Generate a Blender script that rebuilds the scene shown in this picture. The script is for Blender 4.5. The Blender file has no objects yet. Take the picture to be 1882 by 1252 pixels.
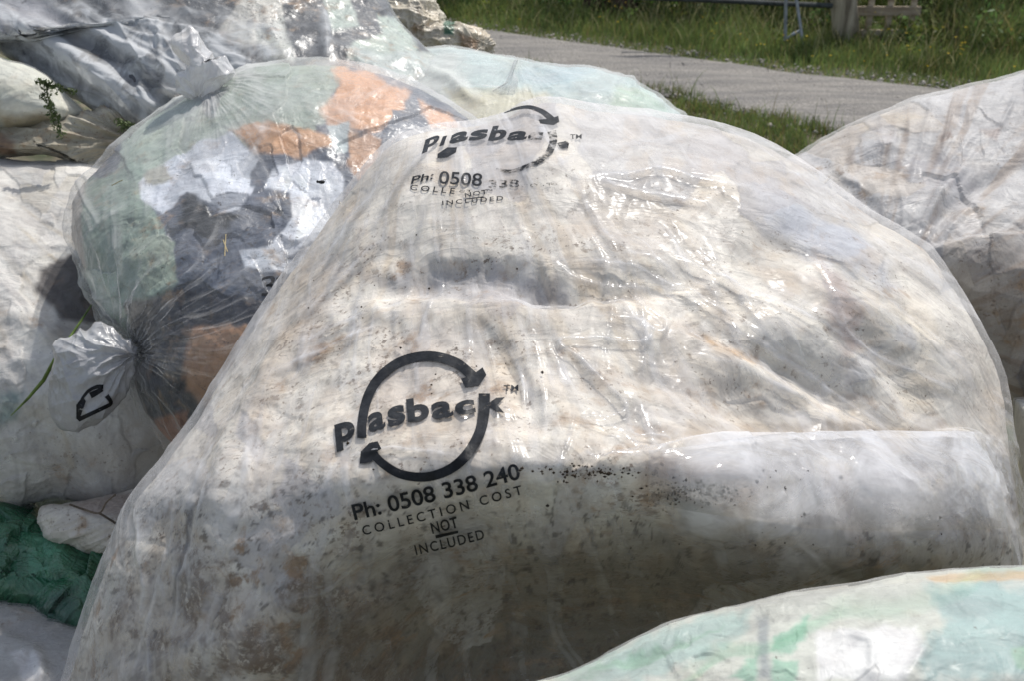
import bpy, bmesh, math, random
import numpy as np
from mathutils import Vector, Matrix
from mathutils.bvhtree import BVHTree
random.seed(7); np.random.seed(7)
R = math.radians
scene = bpy.context.scene
col = scene.collection

# ------------------------------------------------------------------ camera, sky, sun
CAM = np.array([0.0, 0.0, 1.9]); PITCH = R(25.6); F = 2018.0
cd = bpy.data.cameras.new('camera'); co = bpy.data.objects.new('camera', cd); col.objects.link(co)
co.location = CAM; co.rotation_euler = (math.pi/2 - PITCH, 0, 0)
cd.sensor_width = 36; cd.lens = 36*F/1882; cd.clip_start = 0.05; cd.clip_end = 3000
cd.dof.use_dof = True; cd.dof.focus_distance = 1.7; cd.dof.aperture_fstop = 9.0
scene.camera = co
SUN_EL, SUN_AZ = R(58), R(30)
w = bpy.data.worlds.new('World'); scene.world = w; w.use_nodes = True
nt = w.node_tree; bg = nt.nodes['Background']
sky = nt.nodes.new('ShaderNodeTexSky'); sky.sky_type = 'NISHITA'; sky.sun_disc = False
sky.sun_elevation = SUN_EL; sky.sun_rotation = SUN_AZ
hs = nt.nodes.new('ShaderNodeHueSaturation'); hs.inputs['Saturation'].default_value = .55; nt.links.new(sky.outputs[0], hs.inputs['Color']); nt.links.new(hs.outputs[0], bg.inputs[0]); bg.inputs[1].default_value = 0.125
sd = bpy.data.lights.new('sun', 'SUN'); sd.energy = 3.6; sd.angle = R(0.6); sd.color = (1, .96, .9)
so = bpy.data.objects.new('sun', sd); col.objects.link(so)
S = Vector((math.sin(SUN_AZ)*math.cos(SUN_EL), math.cos(SUN_AZ)*math.cos(SUN_EL), math.sin(SUN_EL)))
so.rotation_euler = S.to_track_quat('Z', 'Y').to_euler(); so.location = (3, 6, 8)
scene.view_settings.view_transform = 'Standard'; scene.view_settings.look = 'None'
scene.view_settings.exposure = 0.12; scene.view_settings.gamma = 1
scene.render.engine = 'CYCLES'
scene.cycles.transparent_max_bounces = 8

# ------------------------------------------------------------------ maths helpers
FW = np.array([0, math.cos(PITCH), -math.sin(PITCH)]); UP = np.array([0, math.sin(PITCH), math.cos(PITCH)]); RT = np.array([1.0, 0, 0])
def rays(px, py):
    px = np.asarray(px, float); py = np.asarray(py, float)
    return RT*((px-941)/F)[..., None] + UP*(-(py-626)/F)[..., None] + FW
def at(px, py, z): return CAM + rays(px, py)*np.asarray(z, float)[..., None]
def ground(px, py, h=0.0):
    r = rays(px, py); t = (h-CAM[2])/r[..., 2]
    return CAM + r*t[..., None]
_rs = np.random.RandomState(3)
PERM = _rs.permutation(256).astype(np.int32); PERM = np.concatenate([PERM, PERM, PERM])
GR = _rs.normal(size=(256, 3)).astype(np.float32); GR /= np.linalg.norm(GR, axis=1)[:, None]
def perlin(x, y, z=None):
    x = np.asarray(x, np.float32); y = np.asarray(y, np.float32)
    z = np.zeros_like(x) + .37 if z is None else np.asarray(z, np.float32) + np.zeros_like(x)
    xi = np.floor(x).astype(np.int32); yi = np.floor(y).astype(np.int32); zi = np.floor(z).astype(np.int32)
    xf = x-xi; yf = y-yi; zf = z-zi
    u = xf*xf*xf*(xf*(xf*6-15)+10); v = yf*yf*yf*(yf*(yf*6-15)+10); ww = zf*zf*zf*(zf*(zf*6-15)+10)
    xi &= 255; yi &= 255; zi &= 255
    def g(i, j, k):
        h = PERM[PERM[PERM[(xi+i) & 255]+((yi+j) & 255)]+((zi+k) & 255)]
        G = GR[h]
        return G[..., 0]*(xf-i)+G[..., 1]*(yf-j)+G[..., 2]*(zf-k)
    a = g(0,0,0)*(1-u)+g(1,0,0)*u; b = g(0,1,0)*(1-u)+g(1,1,0)*u
    c = g(0,0,1)*(1-u)+g(1,0,1)*u; d = g(0,1,1)*(1-u)+g(1,1,1)*u
    return (a*(1-v)+b*v)*(1-ww)+(c*(1-v)+d*v)*ww
def fbm(x, y, z=None, o=4):
    s = 0; a = 1.0; f = 1.0
    for i in range(o):
        s = s + a*perlin(np.asarray(x)*f+17*i, np.asarray(y)*f-9*i, None if z is None else np.asarray(z)*f+5*i); a *= .5; f *= 2.03
    return s
def crease(n, sharp=3.0):                    # sharp-crested folds out of a noise value
    return np.exp(-np.abs(n)*sharp)
def crumple(P, s, seed=0, o=4, sharp=3.5, gain=.5):
    x, y, z = P[..., 0]*s+seed, P[..., 1]*s+seed*1.7, P[..., 2]*s-seed*.6
    wx = .45*perlin(x*.9+7, y*.9, z*.9); wy = .45*perlin(x*.9, y*.9+31, z*.9)
    t = 0; a = 1.0
    for i in range(o):
        t = t + a*(crease(perlin(x+wx+i*13, y+wy-i*7, z+i*3), sharp)-.55); a *= gain; x = x*1.93; y = y*1.93; z = z*1.93
    return t
def smooth(a, b, x):
    t = np.clip((x-a)/(b-a), 0, 1); return t*t*(3-2*t)
def catmull(pts, n=12, closed=True):
    P = np.array(pts, float); m = len(P); out = []
    rng = range(m) if closed else range(m-1)
    for i in rng:
        if closed: p0, p1, p2, p3 = P[i-1], P[i], P[(i+1) % m], P[(i+2) % m]
        else: p0, p1, p2, p3 = P[max(i-1,0)], P[i], P[i+1], P[min(i+2,m-1)]
        for t in np.arange(n)/n:
            out.append(.5*((2*p1)+(-p0+p2)*t+(2*p0-5*p1+4*p2-p3)*t*t+(-p0+3*p1-3*p2+p3)*t**3))
    if not closed: out.append(P[-1])
    return np.array(out)
def seg_field(px, py, pts):
    """distance, signed side and run-parameter 0..1 to a polyline"""
    P = np.array(pts, float); L = np.r_[0, np.cumsum(np.hypot(*(P[1:]-P[:-1]).T))]
    best = np.full(px.shape, 1e9); side = np.ones(px.shape); tt = np.zeros(px.shape)
    for i in range(len(P)-1):
        a, b = P[i], P[i+1]; d = b-a; l2 = d@d
        t = np.clip(((px-a[0])*d[0]+(py-a[1])*d[1])/l2, 0, 1)
        dx = px-a[0]-t*d[0]; dy = py-a[1]-t*d[1]; q = np.hypot(dx, dy); m = q < best
        best[m] = q[m]; side[m] = np.sign(d[0]*dy-d[1]*dx)[m]; tt[m] = (L[i]+t*math.sqrt(l2))[m]/L[-1]
    return best, side, tt
def stroke(px, py, pts, H, w1, w2, taper=True, jag=0):
    """asymmetric ridge (H>0) or groove: w1 px on the left of travel (up-screen for left-to-right), w2 px on its right"""
    P = catmull(pts, 5, False); out = np.zeros(px.shape)
    W = 3.2*max(w1, w2); m = (px > P[:,0].min()-W) & (px < P[:,0].max()+W) & (py > P[:,1].min()-W) & (py < P[:,1].max()+W)
    if not m.any(): return out
    qx, qy = px[m], py[m]
    if jag: qx = qx+jag*perlin(qx*.03, qy*.03); qy = qy+jag*perlin(qx*.03+50, qy*.03)
    d, s, t = seg_field(qx, qy, P)
    wd = np.where(s < 0, w1, w2); h = H*np.exp(-(d/wd)**2)
    if taper: h *= np.clip(np.sin(math.pi*np.clip(t, .001, .999)), 0, 1)**.6
    out[m] = h; return out
def poly_in(px, py, pts, feather=3, warp=6, wf=.03, seed=0):
    P = np.array(pts, float)
    qx = px+warp*fbm(px*wf+seed, py*wf, o=3); qy = py+warp*fbm(px*wf, py*wf+40+seed, o=3)
    inside = np.zeros(px.shape, bool); best = np.full(px.shape, 1e9)
    for i in range(len(P)):
        a, b = P[i-1], P[i]; d = b-a; l2 = max(d@d, 1e-9)
        t = np.clip(((qx-a[0])*d[0]+(qy-a[1])*d[1])/l2, 0, 1)
        best = np.minimum(best, np.hypot(qx-a[0]-t*d[0], qy-a[1]-t*d[1]))
        c = ((a[1] > qy) != (b[1] > qy)); dy = b[1]-a[1]
        if abs(dy) > 1e-9: inside ^= c & (qx < (b[0]-a[0])*(qy-a[1])/dy+a[0])
    sd_ = np.where(inside, best, -best)
    return smooth(-feather, feather, sd_)

def collage(px, py, seed=0, n=90, box=(0, 0, 1900, 1250), warp=14, tilt=1.0, levels=1):
    """overlapping scraps: returns (random value per scrap, height field of tilted scraps, closeness to a scrap edge)"""
    rr = np.random.RandomState(int(seed)+40); sx = rr.uniform(box[0], box[2], n); sy = rr.uniform(box[1], box[3], n); ax = rr.uniform(.55, 1.6, n); an = rr.uniform(0, math.pi, n); tx = rr.normal(size=n); ty = rr.normal(size=n); val = rr.uniform(0, 1, n)
    qx = px+warp*fbm(px*.014+seed, py*.014, o=3); qy = py+warp*fbm(px*.014, py*.014+seed+30, o=3)
    b1 = np.full(px.shape, 1e9); b2_ = np.full(px.shape, 1e9); V = np.zeros(px.shape); H = np.zeros(px.shape); sc = math.sqrt((box[2]-box[0])*(box[3]-box[1])/n)
    for i in range(n):
        c, s = math.cos(an[i]), math.sin(an[i]); dx, dy = qx-sx[i], qy-sy[i]; d = np.abs(dx*c+dy*s)*ax[i]+np.abs(dy*c-dx*s)/ax[i]
        m = d < b1; b2_ = np.where(m, b1, np.minimum(b2_, d)); b1 = np.where(m, d, b1); V[m] = val[i]; H[m] = ((dx*tx[i]+dy*ty[i])/sc)[m]*tilt+val[i]
    return V, H, np.exp(-(b2_-b1)/5.0)
def random_folds(o, n, box, seed, lmin=80, lmax=260, jit=.25):
    """long taut film creases running away from a gathering point"""
    rr = np.random.RandomState(seed+900); out = []
    for i in range(n):
        x, y = rr.uniform(box[0], box[2]), rr.uniform(box[1], box[3]); a = math.atan2(y-o[1], x-o[0])+rr.normal()*jit; L = rr.uniform(lmin, lmax); cv = rr.normal()*.0022; P = []
        for k in range(7): P.append((x, y)); x += L/6*math.cos(a); y += L/6*math.sin(a); a += cv*L/6
        out.append((P, rr.uniform(.0010, .0026), rr.uniform(2.6, 5), rr.uniform(3, 12)))
    return out
# ------------------------------------------------------------------ object helpers
def tag(o, label=None, cat=None, group=None, kind=None):
    for k, v in (('label', label), ('category', cat), ('group', group), ('kind', kind)):
        if v: o[k] = v
    return o
def empty(name, loc, label, cat, group=None):
    o = bpy.data.objects.new(name, None); col.objects.link(o); o.location = loc; o.empty_display_size = .1
    return tag(o, label, cat, group)
def link(name, me, mat, parent=None):
    o = bpy.data.objects.new(name, me); col.objects.link(o)
    if mat: me.materials.append(mat)
    if parent is not None:
        o.parent = parent; me.transform(Matrix.Translation(-Vector(parent.location)) if parent.parent is None else Matrix.Translation(-Vector(parent.location)-Vector(parent.parent.location)))
    return o
def mesh_np(name, V, quads=None, tris=None, smooth_=True):
    me = bpy.data.meshes.new(name); V = np.asarray(V, np.float32)
    nq = 0 if quads is None else len(quads); nt_ = 0 if tris is None else len(tris)
    me.vertices.add(len(V)); me.vertices.foreach_set('co', V.ravel())
    loops = np.concatenate(([] if not nq else [np.asarray(quads).ravel()])+([] if not nt_ else [np.asarray(tris).ravel()])).astype(np.int32)
    me.loops.add(len(loops)); me.loops.foreach_set('vertex_index', loops)
    st = np.concatenate([np.arange(nq)*4, nq*4+np.arange(nt_)*3]).astype(np.int32)
    me.polygons.add(nq+nt_); me.polygons.foreach_set('loop_start', st)
    me.polygons.foreach_set('loop_total', np.concatenate([np.full(nq, 4), np.full(nt_, 3)]).astype(np.int32))
    if smooth_: me.polygons.foreach_set('use_smooth', np.ones(nq+nt_, bool))
    me.update(calc_edges=True); me.validate(); return me
def attr(me, name, a):
    a = np.asarray(a, np.float32)
    if a.ndim == 2:
        A = me.attributes.new(name, 'FLOAT_COLOR', 'POINT'); b = np.ones((len(a), 4), np.float32); b[:, :3] = a; A.data.foreach_set('color', b.ravel())
    else:
        A = me.attributes.new(name, 'FLOAT', 'POINT'); A.data.foreach_set('value', a)

# ------------------------------------------------------------------ materials
class N:
    def __init__(s, name):
        s.m = bpy.data.materials.new(name); s.m.use_nodes = True; s.t = s.m.node_tree; s.t.nodes.clear()
        s.out = s.n('OutputMaterial')
    def n(s, typ, **kw):
        o = s.t.nodes.new('ShaderNode'+typ)
        for k, v in kw.items(): setattr(o, k, v)
        return o
    def l(s, a, b): s.t.links.new(a, b)
    def put(s, sock, v):
        if isinstance(v, bpy.types.NodeSocket): s.l(v, sock)
        else: sock.default_value = v
    def math(s, op, a, b=0.0, c=None, clamp=False):
        o = s.n('Math', operation=op, use_clamp=clamp); s.put(o.inputs[0], a); s.put(o.inputs[1], b)
        if c is not None: s.put(o.inputs[2], c)
        return o.outputs[0]
    def coord(s, scale=(1,1,1), rot=(0,0,0)):
        c = s.n('TexCoord'); m = s.n('Mapping'); m.inputs['Scale'].default_value = scale; m.inputs['Rotation'].default_value = rot
        s.l(c.outputs['Object'], m.inputs[0]); return m.outputs[0]
    def noise(s, vec, scale, detail=4, rough=.55, dist=0.0):
        o = s.n('TexNoise'); s.l(vec, o.inputs['Vector']); o.inputs['Scale'].default_value = scale; o.inputs['Detail'].default_value = detail
        o.inputs['Roughness'].default_value = rough; o.inputs['Distortion'].default_value = dist; return o.outputs[0]
    def ramp(s, v, a, b, lo=0.0, hi=1.0):
        o = s.n('MapRange', interpolation_type='SMOOTHSTEP'); s.put(o.inputs[0], v); s.put(o.inputs[1], a); s.put(o.inputs[2], b)
        s.put(o.inputs[3], lo); s.put(o.inputs[4], hi); return o.outputs[0]
    def mix(s, f, a, b, mode='MIX'):
        o = s.n('Mix', data_type='RGBA', blend_type=mode); s.put(o.inputs[0], f); s.put(o.inputs[6], a); s.put(o.inputs[7], b); return o.outputs[2]
    def a(s, name, out='Fac'):
        o = s.n('Attribute'); o.attribute_name = name; return o.outputs[out]
    def bump(s, h, strength, dist, normal=None):
        o = s.n('Bump'); s.put(o.inputs['Height'], h); o.inputs['Strength'].default_value = strength; o.inputs['Distance'].default_value = dist
        if normal is not None: s.l(normal, o.inputs['Normal'])
        return o.outputs[0]
    def ridged(s, vec, scale, detail=2, dist=.6):
        n = s.noise(vec, scale, detail, .5, dist)
        return s.math('SUBTRACT', 1.0, s.math('ABSOLUTE', s.math('MULTIPLY_ADD', n, 5.0, -2.5)), clamp=True)
C4 = lambda c: (c[0], c[1], c[2], 1)

def mat_wrap(name, rough=.45, coat=.15, bump=.28, spec=.4, dirtcol=(.15, .105, .07), fine=1.0, transl=.0):
    """stained stretch film / plastic sheet: painted colour attribute 'Col', dirt density attribute 'dirt'"""
    k = N(name); v = k.coord(); c = k.a('Col', 'Color'); d = k.a('dirt')
    big = k.noise(v, 6, 3); med = k.noise(v, 22, 5, .62); tone = k.noise(k.coord((1, 2.2, .7)), 9, 6, .7, 1.2)
    c = k.mix(k.ramp(tone, .34, .62, 0.0, .5), c, (.60, .58, .60, 1), 'MULTIPLY')
    c = k.mix(k.ramp(big, .52, .72, 0, .34), c, (.96, .84, .66, 1), 'MULTIPLY')
    # soft brown smears, then grit
    sm = k.math('MULTIPLY', k.ramp(med, .50, .70), k.ramp(k.noise(v, 7, 4, .6, .8), .42, .62))
    c = k.mix(k.math('MULTIPLY', sm, k.math('MULTIPLY', d, .95), clamp=True), c, (.34, .23, .14, 1), 'MIX')
    g = k.noise(v, 120*fine, 5, .66); thr = k.math('MULTIPLY_ADD', d, -.085, .675)
    cl = k.ramp(k.noise(v, 16, 4, .6, .5), .40, .60)
    grit = k.math('MULTIPLY', k.ramp(k.math('SUBTRACT', g, thr), 0.0, .035), k.math('MULTIPLY', cl, k.ramp(d, 0, .25)))
    c = k.mix(k.math('MULTIPLY', grit, .85), c, C4(dirtcol))
    g2 = k.noise(v, 45*fine, 6, .7); g2m = k.math('MULTIPLY', k.ramp(k.math('SUBTRACT', g2, k.math('MULTIPLY_ADD', d, -.10, .68)), 0, .05), cl)
    c = k.mix(k.math('MULTIPLY', g2m, .6), c, C4([x*1.3 for x in dirtcol]))
    p = k.n('BsdfPrincipled'); k.l(c, p.inputs['Base Color'])
    k.put(p.inputs['Roughness'], k.ramp(k.noise(v, 14, 3), .3, .7, rough-.1, rough+.15)); p.inputs['Specular IOR Level'].default_value = spec
    p.inputs['Coat Weight'].default_value = coat; p.inputs['Coat Roughness'].default_value = .22
    r1 = k.ridged(k.coord((1, 1.7, .8), (.3, .5, .2)), 11, 3, 1.0); r2 = k.ridged(k.coord((1.6, .8, 1.2), (1, .2, .6)), 34, 3, .8)
    h = k.math('ADD', k.math('MULTIPLY', r1, .6), k.math('ADD', k.math('MULTIPLY', r2, .16), k.math('MULTIPLY', k.noise(v, 90, 4), .12)))
    k.l(k.bump(h, bump, .012), p.inputs['Normal'])
    if transl:
        tb = k.n('BsdfTranslucent'); k.l(c, tb.inputs[0]); mx = k.n('MixShader'); mx.inputs[0].default_value = transl
        k.l(p.outputs[0], mx.inputs[1]); k.l(tb.outputs[0], mx.inputs[2]); k.l(mx.outputs[0], k.out.inputs[0])
    else: k.l(p.outputs[0], k.out.inputs[0])
    return k.m

def mat_film(name, milk=.12, rough=.16, tint=(.86, .86, .86), bump=.35, gloss=1.0, scale=1.0):
    """thin clear polythene: lets the contents through, milky where thick ('milk' attribute), shiny"""
    k = N(name); v = k.coord()
    r1 = k.ridged(k.coord((1, .35, 1.5), (.2, .7, .4)), 6*scale, 2, 1.6); r2 = k.ridged(k.coord((.6, 1.8, 1), (.9, .1, 1.1)), 17*scale, 2, 1.2)
    h = k.math('ADD', k.math('MULTIPLY', r1, .6), k.math('MULTIPLY', r2, .22))
    nrm = k.bump(h, bump, .010)
    ml = k.math('MULTIPLY_ADD', k.a('milk'), 1.0, milk)
    ml = k.math('MULTIPLY', ml, k.ramp(k.noise(k.coord((1, .6, 1.2), (.1, .4, .9)), 12, 4, .62, .8), .3, .72, .35, 1.6))
    ml = k.math('ADD', ml, k.ramp(r2, .86, 1.0, 0, .06))
    lw = k.n('LayerWeight'); lw.inputs[0].default_value = .15
    ml = k.math('ADD', ml, k.math('MULTIPLY', lw.outputs['Facing'], .28), clamp=True)
    df = k.n('BsdfDiffuse'); df.inputs[0].default_value = C4(tint); k.l(nrm, df.inputs['Normal']); tl = k.n('BsdfTranslucent'); tl.inputs[0].default_value = C4(tint)
    dm = k.n('MixShader'); dm.inputs[0].default_value = .4; k.l(df.outputs[0], dm.inputs[1]); k.l(tl.outputs[0], dm.inputs[2])
    tr = k.n('BsdfTransparent'); tr.inputs[0].default_value = (.98, .98, .98, 1)
    body = k.n('MixShader'); k.l(ml, body.inputs[0]); k.l(tr.outputs[0], body.inputs[1]); k.l(dm.outputs[0], body.inputs[2])
    shine = k.math('ADD', k.a('shine'), k.ramp(k.noise(v, 5, 4, .6, .7), .52, .70, .04, .20), clamp=True)
    gl = k.n('BsdfGlossy'); k.put(gl.inputs['Roughness'], k.math('MULTIPLY_ADD', shine, -rough*1.3, rough*2.0)); k.l(nrm, gl.inputs['Normal']); gl.inputs[0].default_value = (gloss, gloss, gloss, 1)
    fr = k.n('Fresnel'); fr.inputs[0].default_value = 1.45; k.l(nrm, fr.inputs['Normal'])
    fo = k.n('MixShader'); k.l(k.math('MULTIPLY', fr.outputs[0], shine, clamp=True), fo.inputs[0]); k.l(body.outputs[0], fo.inputs[1]); k.l(gl.outputs[0], fo.inputs[2])
    k.l(fo.outputs[0], k.out.inputs[0]); return k.m

def mat_plain(name, colr, rough=.7, var=.3, scale=20, bump=.3, dark=None, stretch=(1,1,1), metallic=0, spec=.4):
    k = N(name); v = k.coord(stretch); n1 = k.noise(v, scale, 6, .65, .3); n2 = k.noise(v, scale*5, 4)
    dk = dark or [x*.45 for x in colr]
    c = k.mix(k.ramp(n1, .35, .68, 0, 1), C4([x*(1+var*.3) for x in colr]), C4(dk))
    c = k.mix(k.ramp(n2, .5, .75, 0, .35), c, C4([x*.5 for x in colr]))
    p = k.n('BsdfPrincipled'); k.l(c, p.inputs['Base Color']); p.inputs['Roughness'].default_value = rough; p.inputs['Metallic'].default_value = metallic
    p.inputs['Specular IOR Level'].default_value = spec
    k.l(k.bump(k.math('ADD', n1, k.math('MULTIPLY', n2, .4)), bump, .01), p.inputs['Normal']); k.l(p.outputs[0], k.out.inputs[0]); return k.m
def mat_attr(name, rough=.6, spec=.3, transl=.25):
    k = N(name); p = k.n('BsdfPrincipled'); c = k.a('Col', 'Color'); k.l(c, p.inputs['Base Color']); p.inputs['Roughness'].default_value = rough
    p.inputs['Specular IOR Level'].default_value = spec; tb = k.n('BsdfTranslucent'); k.l(c, tb.inputs[0]); mx = k.n('MixShader'); mx.inputs[0].default_value = transl
    k.l(p.outputs[0], mx.inputs[1]); k.l(tb.outputs[0], mx.inputs[2]); k.l(mx.outputs[0], k.out.inputs[0]); return k.m

# ------------------------------------------------------------------ bag surface
class Bag:
    """a stuffed sack: closed surface with a front bulge Tf and back bulge Tb (m) round an outline; zy, zx give the depth of its girth"""
    def __init__(s, outline, centre, zy, zx=None, Tf=.3, Tb=.3, p=2.0, zf=None, ysh=None):
        s.zf = zf; s.ysh = ysh
        s.c = np.array(centre, float); s.Tf, s.Tb, s.p = Tf, Tb, p; s.zy, s.zx = zy, zx
        P = catmull(outline, 10)-s.c; M = 1440; s.phi = np.arange(M)/M*2*math.pi; dx = np.cos(s.phi); dy = np.sin(s.phi); rad = np.zeros(M)
        for i in range(len(P)):
            a, b = P[i-1], P[i]; e = b-a; den = dx*e[1]-dy*e[0]
            with np.errstate(all='ignore'):
                t = (a[0]*e[1]-a[1]*e[0])/den; u = (a[0]*dy-a[1]*dx)/den
            ok = (t > 0) & (u >= -1e-6) & (u <= 1+1e-6); rad[ok] = np.maximum(rad[ok], t[ok])
        bad = rad <= 0
        if bad.any(): rad[bad] = np.interp(s.phi[bad], s.phi[~bad], rad[~bad])
        s.rad = rad
    def R(s, phi): return np.interp(np.mod(phi, 2*math.pi), np.r_[s.phi, 2*math.pi], np.r_[s.rad, s.rad[0]])
    def zb(s, px, py):
        def sm(tab, x):
            t = np.array(tab, float); xx = np.linspace(t[0,0], t[-1,0], 400); yy = np.interp(xx, t[:,0], t[:,1])
            kk = np.hanning(61); kk /= kk.sum(); yy = np.convolve(np.pad(yy, 30, mode='edge'), kk, 'valid'); return np.interp(x, xx, yy)
        z = sm(s.zy, py-(s.ysh(px, py) if s.ysh else 0))
        if s.zx: z = z+sm(s.zx, px)
        if s.zf: z = z+s.zf(px, py)
        return z
    def build(s, n, disp=None, shrink=1.0, inset=0.0, rings=24):
        a = np.linspace(-1, 1, n); A, B = np.meshgrid(a, a); A = A+1e-9; m = np.abs(A) > np.abs(B)
        with np.errstate(all='ignore'):
            rho = np.where(m, A, B); ph = np.where(m, math.pi/4*B/A, math.pi/2-math.pi/4*A/np.where(B == 0, 1e-9, B))
        ph = np.where(rho < 0, ph+math.pi, ph); rho = np.abs(rho)
        r = np.sin(rho*math.pi/2); Rr = s.R(ph)*shrink
        px = s.c[0]+np.cos(ph)*r*Rr; py = s.c[1]+np.sin(ph)*r*Rr
        rel = (s.Tf-inset)*np.sqrt(np.clip(1-r**s.p, 0, 1))
        Z = s.zb(px, py)-rel; P = at(px, py, Z)
        s.px, s.py, s.r = px, py, r
        gu = np.gradient(P, axis=0); gv = np.gradient(P, axis=1); nr = np.cross(gu, gv); nr /= np.linalg.norm(nr, axis=2)[..., None]+1e-12
        vd = P-CAM; nr = nr*(-1 if np.median((nr*vd).sum(2)) > 0 else 1)
        # at the rim let the normal point outwards
        D = np.zeros(px.shape) if disp is None else disp(px, py, P, r)
        P2 = P+nr*D[..., None]
        idx = np.arange(n*n).reshape(n, n); q = np.stack([idx[:-1,:-1], idx[:-1,1:], idx[1:,1:], idx[1:,:-1]], -1).reshape(-1, 4)
        loop = np.concatenate([idx[0,:-1], idx[:-1,-1], idx[-1,:0:-1], idx[:0:-1,0]])
        V = [P2.reshape(-1, 3)]; L = len(loop); off = P2.reshape(-1,3)[loop]-P.reshape(-1,3)[loop]
        lph = ph.ravel()[loop]; prev = loop; Q = [q]; base = n*n; PX = [px.ravel()]; PY = [py.ravel()]
        for k in range(1, rings+1):
            th = k/rings*math.pi/2; rr = max(math.cos(th), 1e-3)
            qx = s.c[0]+np.cos(lph)*rr*s.R(lph)*shrink; qy = s.c[1]+np.sin(lph)*rr*s.R(lph)*shrink
            z = s.zb(qx, qy)+(s.Tb-inset)*math.sin(th)
            V.append(at(qx, qy, z)+off*rr); cur = base+np.arange(L); base += L
            Q.append(np.stack([prev, cur, np.roll(cur, -1), np.roll(prev, -1)], -1)); prev = cur; PX.append(qx); PY.append(qy)
        a0, a1, a2 = P2[n//2, n//2], P2[n//2, n//2+1], P2[n//2+1, n//2]
        if np.dot(np.cross(a1-a0, a2-a0), CAM-a0) < 0: Q = [x[:, ::-1] for x in Q]
        s.PX = np.concatenate(PX); s.PY = np.concatenate(PY); V = np.concatenate(V); Q = np.concatenate(Q)
        return V, Q
def radial(px, py, o, ka, kr, seed=0, sharp=5, rmin=20, jit=.5):
    """folds gathered towards a neck at o"""
    dx = px-o[0]; dy = py-o[1]; r = np.hypot(dx, dy)+1e-6; an = np.arctan2(dy, dx); lr = np.log(r+rmin)
    an = an+jit*.12*perlin(px*.006+seed, py*.006)
    ca, sa = np.cos(an)*ka, np.sin(an)*ka
    n = perlin(ca+seed, sa+seed*.3, lr*kr); n2 = perlin(ca*2.3+seed, sa*2.3, lr*kr*1.4+9)
    return (crease(n, sharp)-.5)+.45*(crease(n2, sharp)-.5)
def streaks(px, py, o, ka=5, kr=1.2, seed=0):
    an = np.arctan2(py-o[1], px-o[0])+.05*perlin(px*.008, py*.008+seed); lr = np.log(np.hypot(px-o[0], py-o[1])+60)
    return fbm(np.cos(an)*ka*3+seed, np.sin(an)*ka*3, lr*kr, 4)
def paint(px, py, base, patches, noise=.12, seed=0, st=None, scraps=None, post=None):
    c = np.tile(np.array(base, np.float32), (len(px), 1))
    for i, (pts, colr, fe, wp) in enumerate(patches):
        a = poly_in(px, py, pts, fe, wp, seed=seed+i*3.1)[:, None]; c = c*(1-a)+np.array(colr, np.float32)*a
    if st:
        s_ = streaks(px, py, *st[0]); a = (smooth(.08, .42, s_)*st[2])[:, None]; c = c*(1-a)+c*np.array(st[1], np.float32)*a
        s_ = streaks(px, py, st[0][0], st[0][1]*1.7, 3.0, 31); a = (smooth(.12, .4, s_)*st[2]*.8)[:, None]; c = c*(1-a)+c*np.array([.74,.73,.74], np.float32)*a
    if scraps:
        V, H, E = collage(px, py, *scraps[0]); c = c*(1+(V[:, None]-.5)*scraps[1]); q = np.array(scraps[2], np.float32)
        sw = (np.mod(V*7.13, 1) < scraps[3]); c[sw] = c[sw]*.35+q[(np.mod(V[sw]*31.7, 1)*len(q)).astype(int)]*.65
        c = c*(1-.12*E[:, None])
    if post: c = post(c, px, py)
    n = fbm(px*.012+seed, py*.012, o=4)*noise; return np.clip(c*(1+n[:, None]), 0.01, .95)

def make_bag(name, label, cat, bag, n_film, n_cont, film_mat, wrap_mat, fd, cd_, base, patches=(), dirt=None, milk=None, shine=None, shrink=.965, inset=.016, group=None, seed=0, film_name='plastic_film', rings=24, st=None, scraps=None, post=None):
    V0 = at(bag.c[0], bag.c[1], bag.zb(bag.c[0], bag.c[1])); loc = (float(V0[0]), float(V0[1]), float(V0[2]))
    root = empty(name, loc, label, cat, group); res = {}
    V, Q = bag.build(n_cont, cd_, shrink, inset, rings=rings); me = mesh_np('contents', V, Q)
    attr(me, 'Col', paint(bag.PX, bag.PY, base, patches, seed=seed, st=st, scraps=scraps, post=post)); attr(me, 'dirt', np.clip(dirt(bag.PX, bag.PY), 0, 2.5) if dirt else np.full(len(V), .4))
    o = link('stuffed_wrap', me, wrap_mat, root)
    if n_film:
        V, Q = bag.build(n_film, fd, rings=rings); me = mesh_np('film', V, Q)
        attr(me, 'milk', np.clip(milk(bag.PX, bag.PY), -.1, .9) if milk else np.zeros(len(V)))
        attr(me, 'shine', np.clip(shine(bag.PX, bag.PY), -1, 1) if shine else np.zeros(len(V)))
        f = link(film_name, me, film_mat, root); root['_f'] = 1; del root['_f']
        # surface for prints
        nq = (n_film-1)**2; G = V[:n_film*n_film]; bag.G = G; bag.Q = Q[:nq]; bag.film = f
    return root
def bvh_of(bag): return BVHTree.FromPolygons([tuple(v) for v in bag.G.tolist()], bag.Q.tolist())
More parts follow.
